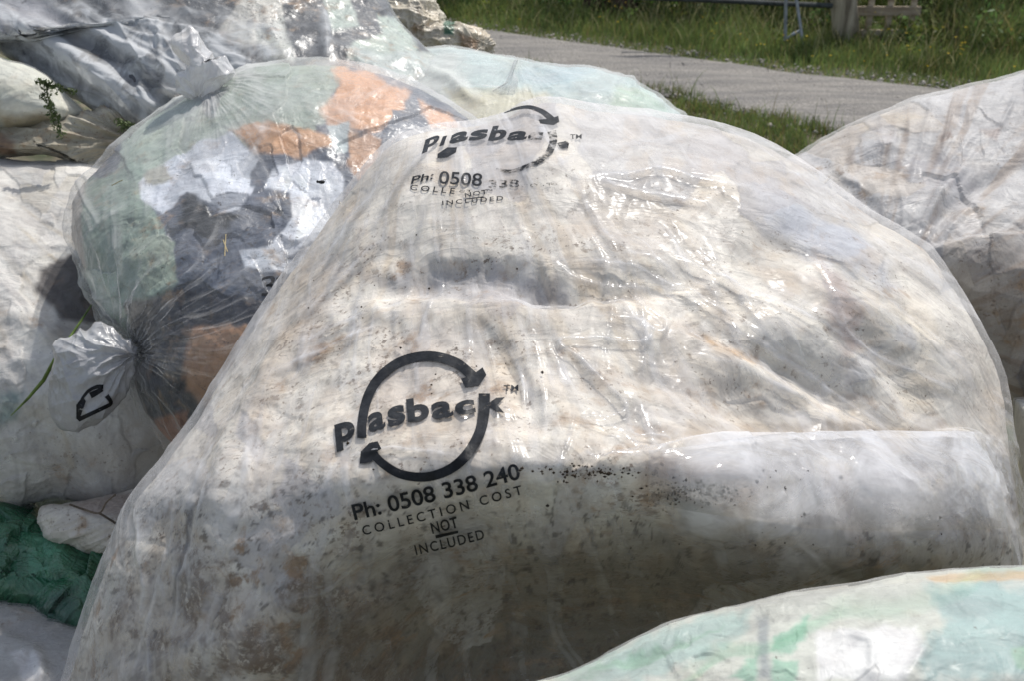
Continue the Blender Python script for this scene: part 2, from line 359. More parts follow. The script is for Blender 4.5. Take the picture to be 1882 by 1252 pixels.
# ------------------------------------------------------------------ prints on film
def text_mesh(s, bold=0.0, shear=0.0, space=1.0):
    cu = bpy.data.curves.new('t', 'FONT'); cu.body = s; cu.offset = bold; cu.shear = shear; cu.space_character = space; cu.resolution_u = 6
    o = bpy.data.objects.new('t', cu); me = bpy.data.meshes.new_from_object(o); bpy.data.objects.remove(o); bpy.data.curves.remove(cu)
    bm = bmesh.new(); bm.from_mesh(me); bpy.data.meshes.remove(me); return bm
def slice_bm(bm, step):
    xs = [v.co.x for v in bm.verts]; ys = [v.co.y for v in bm.verts]
    for ax, vals in ((0, xs), (1, ys)):
        a, b = min(vals), max(vals); k = int((b-a)/step)+1
        for i in range(1, k):
            p = [0, 0, 0]; p[ax] = a+(b-a)*i/k; nn = [0, 0, 0]; nn[ax] = 1
            bmesh.ops.bisect_plane(bm, geom=bm.verts[:]+bm.edges[:]+bm.faces[:], plane_co=p, plane_no=nn, dist=1e-6)
class Ink:
    def __init__(s): s.bm = bmesh.new()
    def add(s, bm):
        me = bpy.data.meshes.new('x'); bm.to_mesh(me); bm.free(); s.bm.from_mesh(me); bpy.data.meshes.remove(me)
    def line(s, txt, p0, p1, cap, bold=0.0, space=1.0, up=None, bend=0.0, step=8):
        bm = text_mesh(txt, bold, 0, space); xs = [v.co.x for v in bm.verts]; x0, x1 = min(xs), max(xs)
        d = Vector((p1[0]-p0[0], p1[1]-p0[1])); u_ = Vector(up).normalized() if up else Vector((d.y, -d.x)).normalized()
        for v in bm.verts:
            u = (v.co.x-x0)/(x1-x0); h = v.co.y/.70*cap; q = Vector(p0)+d*u+u_*h; v.co = (q.x, q.y-4*bend*u*(1-u), 0)
        slice_bm(bm, step); s.add(bm)
    def glyph(s, ch, bl, br, tl, bold=.045, step=6):
        bm = text_mesh(ch, bold); xs = [v.co.x for v in bm.verts]; ys = [v.co.y for v in bm.verts]; x0, x1, y0, y1 = min(xs), max(xs), min(ys), max(ys)
        bl, br, tl = Vector(bl), Vector(br), Vector(tl)
        for v in bm.verts:
            u = (v.co.x-x0)/(x1-x0); h = (v.co.y-y0)/(y1-y0); q = bl+(br-bl)*u+(tl-bl)*h; v.co = (q.x, q.y, 0)
        slice_bm(bm, step); s.add(bm)
    def poly(s, pts, step=6):
        bm = bmesh.new(); bm.faces.new([bm.verts.new((x, y, 0)) for x, y in pts]); bmesh.ops.triangulate(bm, faces=bm.faces[:]); slice_bm(bm, step); s.add(bm)
    def ribbon(s, pts, w0, w1=None, wm=None):
        P = catmull(pts, 8, False); w1 = w0 if w1 is None else w1; n = len(P); T = np.gradient(P, axis=0); T /= np.linalg.norm(T, axis=1)[:, None]; Nn = np.c_[-T[:,1], T[:,0]]
        bm = bmesh.new(); rows = []
        for i in range(n):
            t = i/(n-1); ww = (w0+(w1-w0)*t)/2
            if wm: ww = ((w0*(1-2*t)+wm*2*t) if t < .5 else (wm*(2-2*t)+w1*(2*t-1)))/2
            rows.append([bm.verts.new((*(P[i]+Nn[i]*ww*k), 0)) for k in (-1, -.33, .33, 1)])
        for a, b in zip(rows[:-1], rows[1:]):
            for j in range(3): bm.faces.new((a[j], a[j+1], b[j+1], b[j]))
        s.add(bm)
    def drape(s, name, bvh, mat, root, lift=.0014, worn=0.0):
        for v in list(s.bm.verts):
            r = rays(v.co.x, v.co.y); hit = bvh.ray_cast(Vector(CAM), Vector(r).normalized())
            if hit[0] is None: s.bm.verts.remove(v); continue
            v.co = hit[0]-Vector(r).normalized()*lift
        me = bpy.data.meshes.new(name); s.bm.to_mesh(me); s.bm.free()
        for p in me.polygons: p.use_smooth = True
        return link(name, me, mat, root)
def mat_ink():
    k = N('ink'); v = k.coord(); n = k.noise(v, 60, 5, .7); sc = k.noise(k.coord((1, 3, 1)), 140, 4, .6)
    p = k.n('BsdfPrincipled'); c = k.mix(k.ramp(n, .3, .7), (.008, .009, .011, 1), (.022, .024, .028, 1)); k.l(c, p.inputs['Base Color']); p.inputs['Roughness'].default_value = .5; p.inputs['Specular IOR Level'].default_value = .2
    h = k.noise(v, 30, 4); k.l(k.bump(h, .3, .01), p.inputs['Normal'])
    tr = k.n('BsdfTransparent'); mx = k.n('MixShader'); k.l(k.ramp(k.math('MULTIPLY', n, k.math('ADD', sc, .45)), .60, .72, .0, .75), mx.inputs[0]); k.l(p.outputs[0], mx.inputs[1]); k.l(tr.outputs[0], mx.inputs[2])
    k.l(mx.outputs[0], k.out.inputs[0]); return k.m
def mat_ink_worn():
    m = mat_ink(); m.name = 'ink_worn'
    for n in m.node_tree.nodes:
        if n.bl_idname == 'ShaderNodeMapRange' and abs(n.inputs[1].default_value-.60) < 1e-5: n.inputs[1].default_value = .40; n.inputs[2].default_value = .55; n.inputs[4].default_value = .9
    return m
INK = mat_ink(); INKW = mat_ink_worn()

# ------------------------------------------------------------------ the setting: ground, road, verges
def strip_mesh(name, xs, ys, zf, mat, kind, label=None, cat=None):
    X, Y = np.meshgrid(xs, ys); V = np.stack([X, Y, zf(X, Y)], -1).reshape(-1, 3); i = np.arange(X.size).reshape(X.shape)
    q = np.stack([i[:-1,:-1], i[:-1,1:], i[1:,1:], i[1:,:-1]], -1).reshape(-1, 4); o = link(name, mesh_np(name, V, q), mat); return tag(o, label, cat, None, kind)
gm = mat_plain('earth', (.16, .135, .09), .9, .4, 6, .6, (.05, .07, .025))
xs = np.r_[-1500, -300, -60, np.linspace(-14, 14, 60), 60, 300, 1500]; ys = np.r_[-20, -4, np.linspace(0, 26, 60), 60, 300, 1500]
strip_mesh('ground', xs, ys, lambda X, Y: .02*perlin(X*.8, Y*.8)-.012, gm, 'structure')
# road edges from the photo, on the ground plane
ne = [ground(x, y)[:2] for x, y in ((905, 118), (1240, 178), (1530, 248), (1700, 300))]; fe = [ground(x, y)[:2] for x, y in ((905, 60), (1240, 106), (1480, 140), (1740, 166))]
def ext(L, a, b):
    L = [np.array(p) for p in L]; d0 = L[0]-L[1]; d1 = L[-1]-L[-2]; return [L[0]+d0/np.linalg.norm(d0)*a]+L+[L[-1]+d1/np.linalg.norm(d1)*b]
ne, fe = ext(ne, 30, 25), ext(fe, 30, 25)
def road_mesh():
    A = catmull(ne, 30, False); B = catmull(fe, 30, False); n = min(len(A), len(B)); A, B = A[:n], B[:n]; V = []
    m = 26
    for j in range(m):
        t = j/(m-1); t2 = t+ .0*t; P = A*(1-t)+B*t
        if j in (0, m-1): P = P+.10*np.c_[perlin(P[:,0]*2.1, P[:,1]*2.1), perlin(P[:,0]*2.1, P[:,1]*2.1+9)]
        z = .03+.02*math.sin(t*math.pi)-.014*(math.exp(-((t-.3)/.09)**2)+math.exp(-((t-.72)/.09)**2))+.008*perlin(P[:,0]*1.5, P[:,1]*1.5)
        if j in (0, m-1): z = z*0
        V.append(np.c_[P, z])
    V = np.array(V).reshape(-1, 3); i = np.arange(m*n).reshape(m, n); q = np.stack([i[:-1,:-1], i[:-1,1:], i[1:,1:], i[1:,:-1]], -1).reshape(-1, 4)
    return mesh_np('road', V, q)
def mat_gravel():
    k = N('gravel'); v = k.coord(); a = math.atan2(-1.6, 3.0)
    tr = k.noise(k.coord((.6, 5, 1), (0, 0, -a)), 1.6, 4, .6, .3); n1 = k.noise(v, 35, 5, .7); vo = k.n('TexVoronoi'); k.l(v, vo.inputs['Vector']); vo.inputs['Scale'].default_value = 38
    c = k.mix(k.ramp(tr, .35, .65), (.36, .335, .30, 1), (.21, .20, .19, 1)); c = k.mix(k.ramp(vo.outputs['Distance'], .1, .55, .0, .55), c, (.13, .12, .11, 1)); c = k.mix(k.ramp(n1, .56, .66, 0, .45), c, (.10, .10, .10, 1))
    c = k.mix(k.ramp(k.noise(v, 80, 3), .6, .7, 0, .5), c, (.6, .57, .52, 1))
    p = k.n('BsdfPrincipled'); k.l(c, p.inputs['Base Color']); p.inputs['Roughness'].default_value = .9
    k.l(k.bump(k.math('ADD', n1, vo.outputs['Distance']), .6, .02), p.inputs['Normal']); k.l(p.outputs[0], k.out.inputs[0]); return k.m
tag(link('road', road_mesh(), mat_gravel()), kind='structure')

NE, FE = np.array(ne), np.array(fe)
def side_of(P, L):                               # >0 beyond line (away from the camera)
    y = np.interp(P[:,0], L[:,0], L[:,1]); return P[:,1]-y
def blades(name, P, h, wd, colr, mat, lean=.35, label=None, cat=None, seg=3):
    """a field of tapering grass blades; P n x 2"""
    n = len(P); rs = np.random.RandomState(len(P) % 1000); az = rs.uniform(0, 2*math.pi, n); ln = rs.uniform(.1, 1, n)*lean; tw = rs.uniform(0, math.pi, n); V = []; C = []
    d = np.c_[np.cos(az), np.sin(az)]; s_ = np.c_[np.cos(tw), np.sin(tw)]
    for k in range(seg+1):
        t = k/seg; c = P+d*(ln*h*t**2)[:, None]; z = h*t*(1-.25*ln*t); ww = wd*(1-t**1.5)*.5+.0004
        V += [np.c_[c-s_*ww[:, None], z], np.c_[c+s_*ww[:, None], z]]; C += [colr, colr]
    V = np.stack(V, 1); C = np.stack(C, 1); m = 2*(seg+1); base = (np.arange(n)*m)[:, None, None]
    q = np.array([[2*k, 2*k+1, 2*k+3, 2*k+2] for k in range(seg)])[None]+base
    me = mesh_np(name, V.reshape(-1, 3), q.reshape(-1, 4)); attr(me, 'Col', C.reshape(-1, 3)); return tag(link(name, me, mat), label, cat, None, 'stuff')
GM = mat_attr('leaf', .5, .25, .5)
def gcol(n, rs, P, dry=.15, dark=0):
    g = np.array([.115, .165, .055])[None]*np.ones((n, 1)); v = fbm(P[:,0]*1.2, P[:,1]*1.2, o=3)[:, None]; g = g*(1+.8*v)+rs.uniform(-.2, .25, (n, 1))*g
    y = rs.uniform(0, 1, (n, 1)) < dry; g = np.where(y, np.array([.24, .21, .09])*rs.uniform(.6, 1.1, (n, 1)), g); b = rs.uniform(0, 1, (n, 1)) < .25
    g = np.where(b & ~y, g*np.array([1.5, 1.25, 1.0]), g); return np.clip(g, .008, .6)
rs = np.random.RandomState(5)
def scatter(n, x0, x1, y0, y1): return np.c_[rs.uniform(x0, x1, n), rs.uniform(y0, y1, n)]
# short mown strip along the far edge, tall weeds further back
P = scatter(120000, -3.5, 8, 7.4, 13); s_ = side_of(P, FE); P = P[(s_ > -.12+.15*perlin(P[:,0]*3, P[:,1]*3)) & (s_ < 1.4)]; s_ = side_of(P, FE)
blades('short_grass', P, (.05+.10*smooth(.0, .9, s_))*rs.uniform(.6, 1.3, len(P)), rs.uniform(.004, .008, len(P)), gcol(len(P), rs, P, .12)*1.15, GM, .6)
P = scatter(150000, -4, 9.5, 8, 14.5); s_ = side_of(P, FE); cl = fbm(P[:,0]*1.7, P[:,1]*1.7, o=3); P = P[(s_ > .55) & (rs.uniform(0, 1, len(P)) < .55+.9*cl)]; s_ = side_of(P, FE); cl = fbm(P[:,0]*1.7, P[:,1]*1.7, o=3)
blades('tall_grass', P, (.10+.12*smooth(.4, 1.5, s_)+.10*cl+.35*smooth(2.2,3.2,s_)+.25*smooth(3.0,4.2,P[:,0])*smooth(.8,1.6,s_))*rs.uniform(.5, 1.25, len(P)), rs.uniform(.005, .011, len(P)), gcol(len(P), rs, P, .2), GM, .75, seg=4)
P = scatter(5000, -4, 9.5, 8, 13); s_ = side_of(P, FE); P = P[(s_ > .5)]; s_ = side_of(P, FE)
blades('seed_stalks', P, (.22+.25*smooth(.6, 1.8, s_))*rs.uniform(.6, 1.4, len(P)), rs.uniform(.003, .007, len(P)), np.array([.42, .40, .22])*rs.uniform(.5, 1.1, (len(P), 1)), GM, .9, seg=5)
# near verge tufts between the pile and the road
P = scatter(90000, -.5, 4.5, 5.2, 9.5); s_ = side_of(P, NE); cl = fbm(P[:,0]*2.2+5, P[:,1]*2.2, o=4); P = P[(s_ < .12) & (s_ > -1.5) & (cl+.12*(rs.uniform(-1, 1, len(P))) > .02-.25*smooth(-.5, -1.2, s_))]
blades('verge_grass', P, rs.uniform(.03, .12, len(P))*(1+1.2*(rs.uniform(0, 1, len(P)) < .04)), rs.uniform(.004, .009, len(P)), gcol(len(P), rs, P, .25)*1.0, GM, .7)
def stones(name, P, mat):
    n = len(P); s = np.abs(rs.normal(size=n))*.008+.005; o = np.array([[1,0,0],[-1,0,0],[0,1,0],[0,-1,0],[0,0,1],[0,0,-1]], float)
    V = np.c_[P, np.full(n, .032)][:, None]+o[None]*s[:, None, None]*rs.uniform(.5, 1.5, (n, 6, 1)); V[:, :, 2] = .030+(V[:, :, 2]-.030)*.7
    T = np.array([[0,2,4],[2,1,4],[1,3,4],[3,0,4],[2,0,5],[1,2,5],[3,1,5],[0,3,5]])[None]+(np.arange(n)*6)[:, None, None]
    return tag(link(name, mesh_np(name, V.reshape(-1, 3), None, T.reshape(-1, 3), False), mat), kind='stuff')
P = scatter(60000, -1, 7, 5.5, 12); a_, b_ = side_of(P, NE), -side_of(P, FE); e = np.minimum(a_, b_); P = P[(e > -.35) & (rs.uniform(0, 1, len(P)) < np.exp(-np.abs(e)/.22)*.35+.03)]
stones('loose_gravel', P, mat_plain('gravel_stone', (.42, .39, .35), .9, .4, 3, .2, (.16, .15, .14)))
# broad-leaved weeds: leaf clusters in mounds
def leaf_mounds(name, C, rad, hh, nleaf, size, mat, tint=(1,1,1), kind='stuff', label=None, cat=None, group=None):
    V = []; Q = []; K = []
    for (cx, cy), r, h in zip(C, rad, hh):
        n = int(nleaf*r*r*h*40)+60; u = rs.normal(size=(n, 3)); u /= np.linalg.norm(u, axis=1)[:, None]; q = u*rs.uniform(.45, 1, (n, 1))**.5
        q[:, 2] = np.abs(q[:, 2]); p = np.c_[cx+q[:,0]*r, cy+q[:,1]*r, q[:,2]*h*(1+.35*perlin(q[:,0]*3+cx, q[:,1]*3+cy))]
        sz = size*rs.uniform(.5, 1.4, n); a = rs.normal(size=(n, 3)); a /= np.linalg.norm(a, axis=1)[:, None]; b = np.cross(a, rs.normal(size=(n, 3))); b /= np.linalg.norm(b, axis=1)[:, None]
        V.append(np.stack([p-a*sz[:,None], p+b*sz[:,None]*.42, p+a*sz[:,None], p-b*sz[:,None]*.42], 1))
        c = np.array([.11, .16, .05])*np.array(tint)*rs.uniform(.55, 1.5)*np.array([rs.uniform(.8, 1.3), 1, rs.uniform(.6, 1.2)])*rs.uniform(.5, 1.6, (n, 1))*(1+.5*perlin(p[:,0]*6, p[:,1]*6, p[:,2]*6))[:, None]; K.append(np.repeat(np.clip(c, .005, .5)[:, None], 4, 1))
    V = np.concatenate(V).reshape(-1, 3); K = np.concatenate(K).reshape(-1, 3); me = mesh_np(name, V, np.arange(len(V)).reshape(-1, 4), smooth_=False); attr(me, 'Col', K)
    return tag(link(name, me, mat), label, cat, group, kind)
C = scatter(420, -3, 9, 8.5, 14); sC = side_of(C, FE); C = C[(sC > .75)]; sC = side_of(C, FE); rr = rs.uniform(.12, .30, len(C))
leaf_mounds('weeds', C, rr, (.10+.08*smooth(.6, 1.7, sC)+.3*smooth(2.3,3.2,sC)+.25*smooth(3.2,4.2,C[:,0])*smooth(.8,1.6,sC))*rs.uniform(.7, 1.3, len(C)), 90, .028, GM)
# buttercups
P = scatter(900, 0, 8, 8, 11.5); s_ = side_of(P, FE); P = P[(s_ > .15) & (s_ < 1.7)]; keep = fbm(P[:,0]*1.1+3, P[:,1]*1.1, o=2) > .02; P = P[keep][:80]
V = []; Q = []; b = 0
for x, y in P:
    h = rs.uniform(.10, .32); r = rs.uniform(.006, .010)
    for k in range(5):
        a = k*2*math.pi/5; a2 = a+1.1; V += [(x, y, h), (x+r*math.cos(a), y+r*math.sin(a), h+.006), (x+r*1.3*math.cos((a+a2)/2), y+r*1.3*math.sin((a+a2)/2), h+.01), (x+r*math.cos(a2), y+r*math.sin(a2), h+.006)]; Q.append([b, b+1, b+2, b+3]); b += 4
    V += [(x-.002, y, 0), (x+.002, y, 0), (x+.001, y, h), (x-.001, y, h)]; b += 4
me = mesh_np('flowers', V, Q, smooth_=False)
tag(link('yellow_flowers', me, mat_plain('petal', (.75, .55, .02), .6, .1)), None, None, None, 'stuff')
# ------------------------------------------------------------------ gate, posts, dark drum beyond the road
def bm_obj(name, bm, mat, parent=None, bevel=.0):
    if bevel: bmesh.ops.bevel(bm, geom=bm.edges[:], offset=bevel, segments=2, affect='EDGES')
    me = bpy.data.meshes.new(name); bm.to_mesh(me); bm.free()
    for p in me.polygons: p.use_smooth = False
    return link(name, me, mat, parent)
def tube_bm(pts, rad, seg=12, caps=True, rough=0.0):
    bm = bmesh.new(); pts = [Vector(p) for p in pts]; rings = []
    for i, p in enumerate(pts):
        t = (pts[min(i+1, len(pts)-1)]-pts[max(i-1, 0)]).normalized(); a = t.orthogonal().normalized() if i == 0 else (rings[-1][1]-t*rings[-1][1].dot(t)).normalized(); b = t.cross(a)
        r = rad[i] if isinstance(rad, (list, tuple)) else rad
        rings.append(([bm.verts.new(p+(a*math.cos(2*math.pi*k/seg)+b*math.sin(2*math.pi*k/seg))*r*(1+rough*random.uniform(-1, 1))) for k in range(seg)], a))
    for (A, _), (B, _) in zip(rings[:-1], rings[1:]):
        for k in range(seg): bm.faces.new((A[k], A[(k+1) % seg], B[(k+1) % seg], B[k]))
    if caps: bm.faces.new(rings[0][0][::-1]); bm.faces.new(rings[-1][0])
    return bm
def box_bm(c, sx, sy, sz, rz=0, tilt=0):
    bm = bmesh.new(); bmesh.ops.create_cube(bm, size=1); M = Matrix.Translation(c)@Matrix.Rotation(rz, 4, 'Z')@Matrix.Rotation(tilt, 4, 'Y')@Matrix.Diagonal((sx, sy, sz, 1)); bm.transform(M); return bm
WOOD = mat_plain('weathered_wood', (.38, .34, .26), .85, .4, 9, .8, (.10, .08, .055), (1, 1, .12)); PALE = mat_plain('faded_board', (.46, .40, .31), .85, .3, 8, .8, (.20, .14, .09), (.15, 1, 1)); GALV = mat_plain('galvanised', (.34, .38, .42), .5, .2, 20, .2, (.20, .22, .24), metallic=.4); DARK = mat_plain('old_rail', (.05, .06, .06), .7, .3, 20, .3)
DRUM = mat_plain('rust', (.045, .026, .02), .85, .4, 12, .5, (.03, .012, .01))
g0 = ground(1550, 90); gy = g0[1]
def wp(px, py, dy=0.0):                      # point in the vertical plane through the gate
    r = rays(px, py); t = (gy+dy-CAM[1])/r[1]; return CAM+r*t
# round wooden gate post, leaning slightly
pb = wp(1556, 95); pt = wp(1538, -150)
root = empty('gate_post', tuple(pb), 'thick round weathered wooden gate post standing in grass beside the rail fence', 'post')
bm_obj('post', tube_bm([pb+(pt-pb)*t+np.array([.01*math.sin(t*7), 0, 0])-np.array([0, 0, .1*(t == 0)]) for t in np.linspace(0, 1, 9)], [.115-.012*t+.006*math.sin(t*9) for t in np.linspace(0, 1, 9)], 18, True, .03), WOOD, root)
for p in root.children[0].data.polygons: p.use_smooth = True
bm_obj('wire_band', tube_bm([pb+(pt-pb)*.55+np.array([.115*math.cos(a), .115*math.sin(a), 0]) for a in np.linspace(0, 2*math.pi, 25)], .004, 6, False), GALV, root)
# timber gate of pale boards to the right
l, r_ = 1568, 1690
gb = wp(1630, 75, .1); root = empty('timber_gate', tuple(gb), 'low faded timber gate of wide horizontal boards, right of the round post, in long grass', 'gate')
def board(y0, y1, x0=l, x1=r_, dy=.1, th=.035):
    a = wp(x0, (y0+y1)/2, dy); b = wp(x1, (y0+y1)/2, dy); h = abs(wp(x0, y0, dy)[2]-wp(x0, y1, dy)[2]); c = (a+b)/2; return box_bm(Vector(c), b[0]-a[0], th, h)
for y0, y1, x0, x1 in ((11, 28, 1566, 1692), (54, 72, 1570, 1660), (-34, -14, 1566, 1692), (-80, -58, 1566, 1692)): bm_obj('board', board(y0, y1, x0, x1), PALE, root, .004)
for x in (1572, 1604, 1640, 1684): bm_obj('upright', board(-90, 66 if x < 1650 else 50, x-5, x+5, .14, .04), PALE, root, .004)
# steel rail fence to the left of the post: dark rail, galvanised strut
rb = wp(1456, 75, -.15); root = empty('steel_gate', tuple(rb), 'dark steel gate rail on galvanised strut legs, left of the round post', 'gate')
bm_obj('rail', tube_bm([wp(1170, -6, -.1), wp(1530, 10, -.1)], .022, 10), DARK, root)
bm_obj('rail', tube_bm([wp(1170, -75, -.1), wp(1530, -60, -.1)], .022, 10), DARK, root)
bm_obj('strut', tube_bm([wp(1443, 74, -.15), wp(1444, 20, -.15), wp(1446, -80, -.15)], .016, 10), GALV, root)
bm_obj('strut', tube_bm([wp(1476, 84, -.2), wp(1470, 40, -.15), wp(1462, -10, -.12)], .014, 10), GALV, root)
bm_obj('crosspiece', tube_bm([wp(1444, 72, -.15), wp(1458, 62, -.16), wp(1470, 56, -.15)], .014, 10), GALV, root)
# dark rusty drum lying in the grass
dc = ground(1120, 28, .05); root = empty('rusty_drum', tuple(dc), 'dark rusty drum half hidden in long grass beyond the road', 'drum')
a_, b_ = ground(1086, 8, .12), ground(1165, 14, .12)
bm_obj('barrel', tube_bm([a_+(b_-a_)*t for t in np.linspace(0, 1, 13)], [.2, .21, .21, .22, .21, .21, .22, .21, .21, .22, .21, .21, .2], 24), DRUM, root)
bm_obj('rim', tube_bm([a_+np.array([0, .215*math.cos(a), .215*math.sin(a)]) for a in np.linspace(0, 2*math.pi, 30)], .012, 6, False), DRUM, root)
# dense dark bushes behind the fence
bushes = [(-2.6, 13.2, .9, 1.6), (-.6, 13.0, .9, 1.7), (1.0, 12.2, .8, 1.8), (2.1, 11.9, .8, 1.9), (3.2, 11.4, .75, 1.7), (4.6, 11.2, .8, 1.9), (5.2, 10.3, .6, 1.0), (6.2, 9.9, .8, 1.2)]
desc = ['far left dark bush behind the cream plastic bale', 'mid green bush at the top edge above the start of the road', 'dark bush just behind the rusty drum', 'dark bush behind the steel rail, left of the strut legs', 'shadowed bush behind the round wooden post', 'bush just right of the timber gate', 'tall weedy bush at the top right above the road', 'rightmost bush at the top right corner']
for (x, y, r, h), d in zip(bushes, desc):
    root = empty('bush', (x, y, 0), d, 'bush', 'bushes beyond the road')
    o = leaf_mounds('foliage', [(x, y)], [r], [h], 45, .04, GM, (.75, .85, .8), None); o.parent = root; o.data.transform(Matrix.Translation((-x, -y, 0)))
    bm = bmesh.new()
    for k in range(7):
        a = k*.9; t = tube_bm([(x, y, 0), (x+.2*r*math.cos(a), y+.2*r*math.sin(a), h*.4), (x+.5*r*math.cos(a), y+.5*r*math.sin(a), h*.8)], [.02, .014, .006], 6); me = bpy.data.meshes.new('q'); t.to_mesh(me); t.free(); bm.from_mesh(me); bpy.data.meshes.remove(me)
    bm_obj('stems', bm, WOOD, root)
def gb(px, py, cx, cy, sx, sy, ang=0):
    c, s = math.cos(R(ang)), math.sin(R(ang)); dx, dy = px-cx, py-cy; return np.exp(-((dx*c+dy*s)/sx)**2-((dy*c-dx*s)/sy)**2)
# ------------------------------------------------------------------ the bags
FILM = mat_film('clear_film', .06, .15); FILM_LOOSE = mat_film('clear_film_grey', .08, .20, (.76, .78, .80), .4); FILM_MAIN = mat_film('clear_film_main', .10, .13, (.85, .85, .87), .28)
FILM_CLEAR = mat_film('clear_film_thin', .03, .13, (.86,.86,.86), .3)
WRAP = mat_wrap('dirty_white_wrap', .55, .0, .30, .2); BARE = mat_wrap('bare_white_wrap'); WRAPC = mat_wrap('mixed_wrap', .4, .2, .30, .4, (.06, .05, .045)); WRAPG = mat_wrap('pale_green_wrap', .5, .06, .3, .3, (.12, .10, .08), 1.0)

# ---- main bag
main = Bag([(1010,178),(1100,190),(1240,208),(1355,234),(1420,262),(1500,310),(1600,382),(1700,442),(1752,505),(1800,590),(1835,655),(1858,740),(1874,850),(1890,960),(1893,1040),(1850,1200),(1500,1450),(900,1600),(300,1580),(60,1420),(112,1252),(150,1130),(198,1000),(243,905),(305,832),(370,735),(440,620),(500,530),(560,445),(635,345),(705,262),(780,232),(870,220),(925,207),(960,186)],
           (1050,800), [(150,2.12),(350,2.03),(500,1.95),(700,1.80),(860,1.67),(1000,1.64),(1252,1.66),(1600,1.80)], [(0,.10),(500,.03),(1000,0),(1500,.02),(1900,.06)], Tf=.36, Tb=.30, p=2.3, zf=lambda px, py: (.62*smooth(850,1260,py-120*smooth(1200,1500,px))*smooth(430,1000,px)), ysh=lambda px, py: 120*smooth(1200,1500,px)*smooth(560,760,py))
BROAD = [([(690,545),(770,512),(870,492),(950,503),(1010,538),(1090,556)], -.030, 24, 34), ([(900,520),(1040,530),(1180,528),(1320,500)], -.016, 30, 16), ([(640,552),(760,552),(900,562),(1080,560),(1230,560)], .012, 14, 60),
  ([(640,842),(760,832),(900,840),(1050,852),(1200,856)], .012, 70, 46), ([(1240,575),(1400,648),(1540,728),(1680,810)], -.014, 26, 16), ([(1100,655),(1250,700),(1400,765),(1500,805)], -.016, 40, 30),
  ([(1560,590),(1640,680),(1720,810)], -.010, 24, 24), ([(860,590),(930,650),(975,740),(990,800)], -.012, 16, 40), ([(930,330),(1100,300),(1300,330),(1500,420),(1650,500)], .014, 50, 50),
  ([(640,560),(540,650),(460,780),(400,930)], .012, 30, 34), ([(560,520),(450,700),(350,860),(260,1010)], -.012, 26, 30), ([(330,860),(300,1000),(270,1150),(240,1300)], -.010, 36, 46), ([(980,420),(1200,470),(1450,590),(1700,760)], .008, 22, 40), ([(1300,430),(1500,500),(1700,640),(1800,740)], .008, 20, 40), ([(1150,560),(1350,660),(1600,800)], .008, 14, 30), ([(1010,640),(1150,760),(1250,810)], -.010, 20, 40), ([(720,380),(560,560),(400,800),(280,1050)], .010, 40, 50), ([(430,830),(390,960),(350,1120)], .010, 24, 24),
  ([(900,1000),(1100,1010),(1300,1040),(1500,1080)], .012, 50, 50), ([(560,1120),(700,1060),(860,1030)], -.010, 40, 30)]
FINE = [([(1020,478),(1120,488),(1230,518),(1310,562),(1420,620)], .0040, 5, 4), ([(1018,480),(1060,506),(1130,520),(1200,522)], .0035, 4, 4), ([(1140,474),(1205,488),(1262,524)], .0050, 10, 6), ([(1080,486),(1150,500),(1240,530),(1330,590)], .0035, 5, 6),
  ([(1080,586),(1160,590),(1196,606),(1186,627),(1110,626),(1036,630),(1032,642),(1066,662),(1100,695),(1140,735),(1150,752),(1128,768),(1072,776),(1110,792),(1180,800)], .0038, 5, 4),
  ([(1170,556),(1222,590),(1216,612),(1170,600)], .0028, 4, 4), ([(915,618),(946,662),(962,712),(966,770)], .0035, 5, 8), ([(1075,330),(1150,328),(1220,324),(1300,346),(1380,360)], .0045, 5, 5), ([(1090,334),(1190,362),(1306,380)], .0040, 5, 7),
  ([(1160,800),(1215,800),(1236,806)], .003, 4, 4), ([(700,600),(560,668),(500,705)], .003, 5, 7), ([(800,552),(780,600),(762,640)], .0025, 4, 4), ([(760,556),(640,596),(560,640)], .003, 6, 6),
  ([(640,845),(700,838),(800,845),(880,862)], .0028, 4, 5), ([(930,850),(1000,862),(1080,852),(1180,850),(1240,812)], .0035, 6, 6), ([(1230,470),(1330,520),(1480,580),(1600,640)], .003, 8, 8), ([(1500,560),(1600,640),(1700,700),(1780,740)], .003, 6, 8),
  ([(1400,420),(1530,470),(1640,560)], .0035, 9, 9), ([(700,330),(640,420),(560,540)], .004, 10, 8), ([(740,420),(660,480),(560,600)], .004, 10, 8), ([(800,262),(740,330),(690,420)], .004, 9, 8), ([(660,1040),(600,1090),(540,1100)], .003, 5, 5), ([(560,1000),(575,1040),(600,1060)], .003, 4, 4),
  ([(1250,640),(1400,700),(1560,790)], .0045, 8, 12), ([(1330,590),(1450,660),(1600,760),(1650,800)], .005, 7, 12), ([(240,905),(250,960),(262,1060),(250,1160)], .006, 8, 10), ([(318,900),(300,1020),(262,1160),(240,1252)], .004, 7, 7), ([(420,830),(380,960),(330,1090),(318,1252)], .0035, 5, 6)]
FLAP = [([(1225,822),(1320,802),(1500,801),(1680,799),(1786,800),(1832,880),(1856,972)], .017, 3.0, 200)]
FOLDS = random_folds((800,60), 95, (330,230,1780,860), 1, 90, 300, .22)+random_folds((500,-400), 25, (180,850,700,1230), 2, 80, 220, .15)
def main_common(px, py, P, r):
    f = np.clip((1-r)*9, 0, 1)
    d = sum(stroke(px, py, p, H, a, b, jag=14) for p, H, a, b in BROAD)
    d = d+.0030*radial(px, py, (820,60), 5, 2.2, 3, 3.2, 20, 1.5)*smooth(260,420,py)+.012*fbm(px*.0045, py*.006, o=3)+.0045*fbm(px*.013, py*.018, o=2)
    d = d*f+sum(stroke(px, py, p, H, a, b, False) for p, H, a, b in FLAP)*.6*np.clip((1-r)*20, .1, 1)
    return d+.0035*smooth(.80, 1, r)*crumple(P, 7, 5, 2)
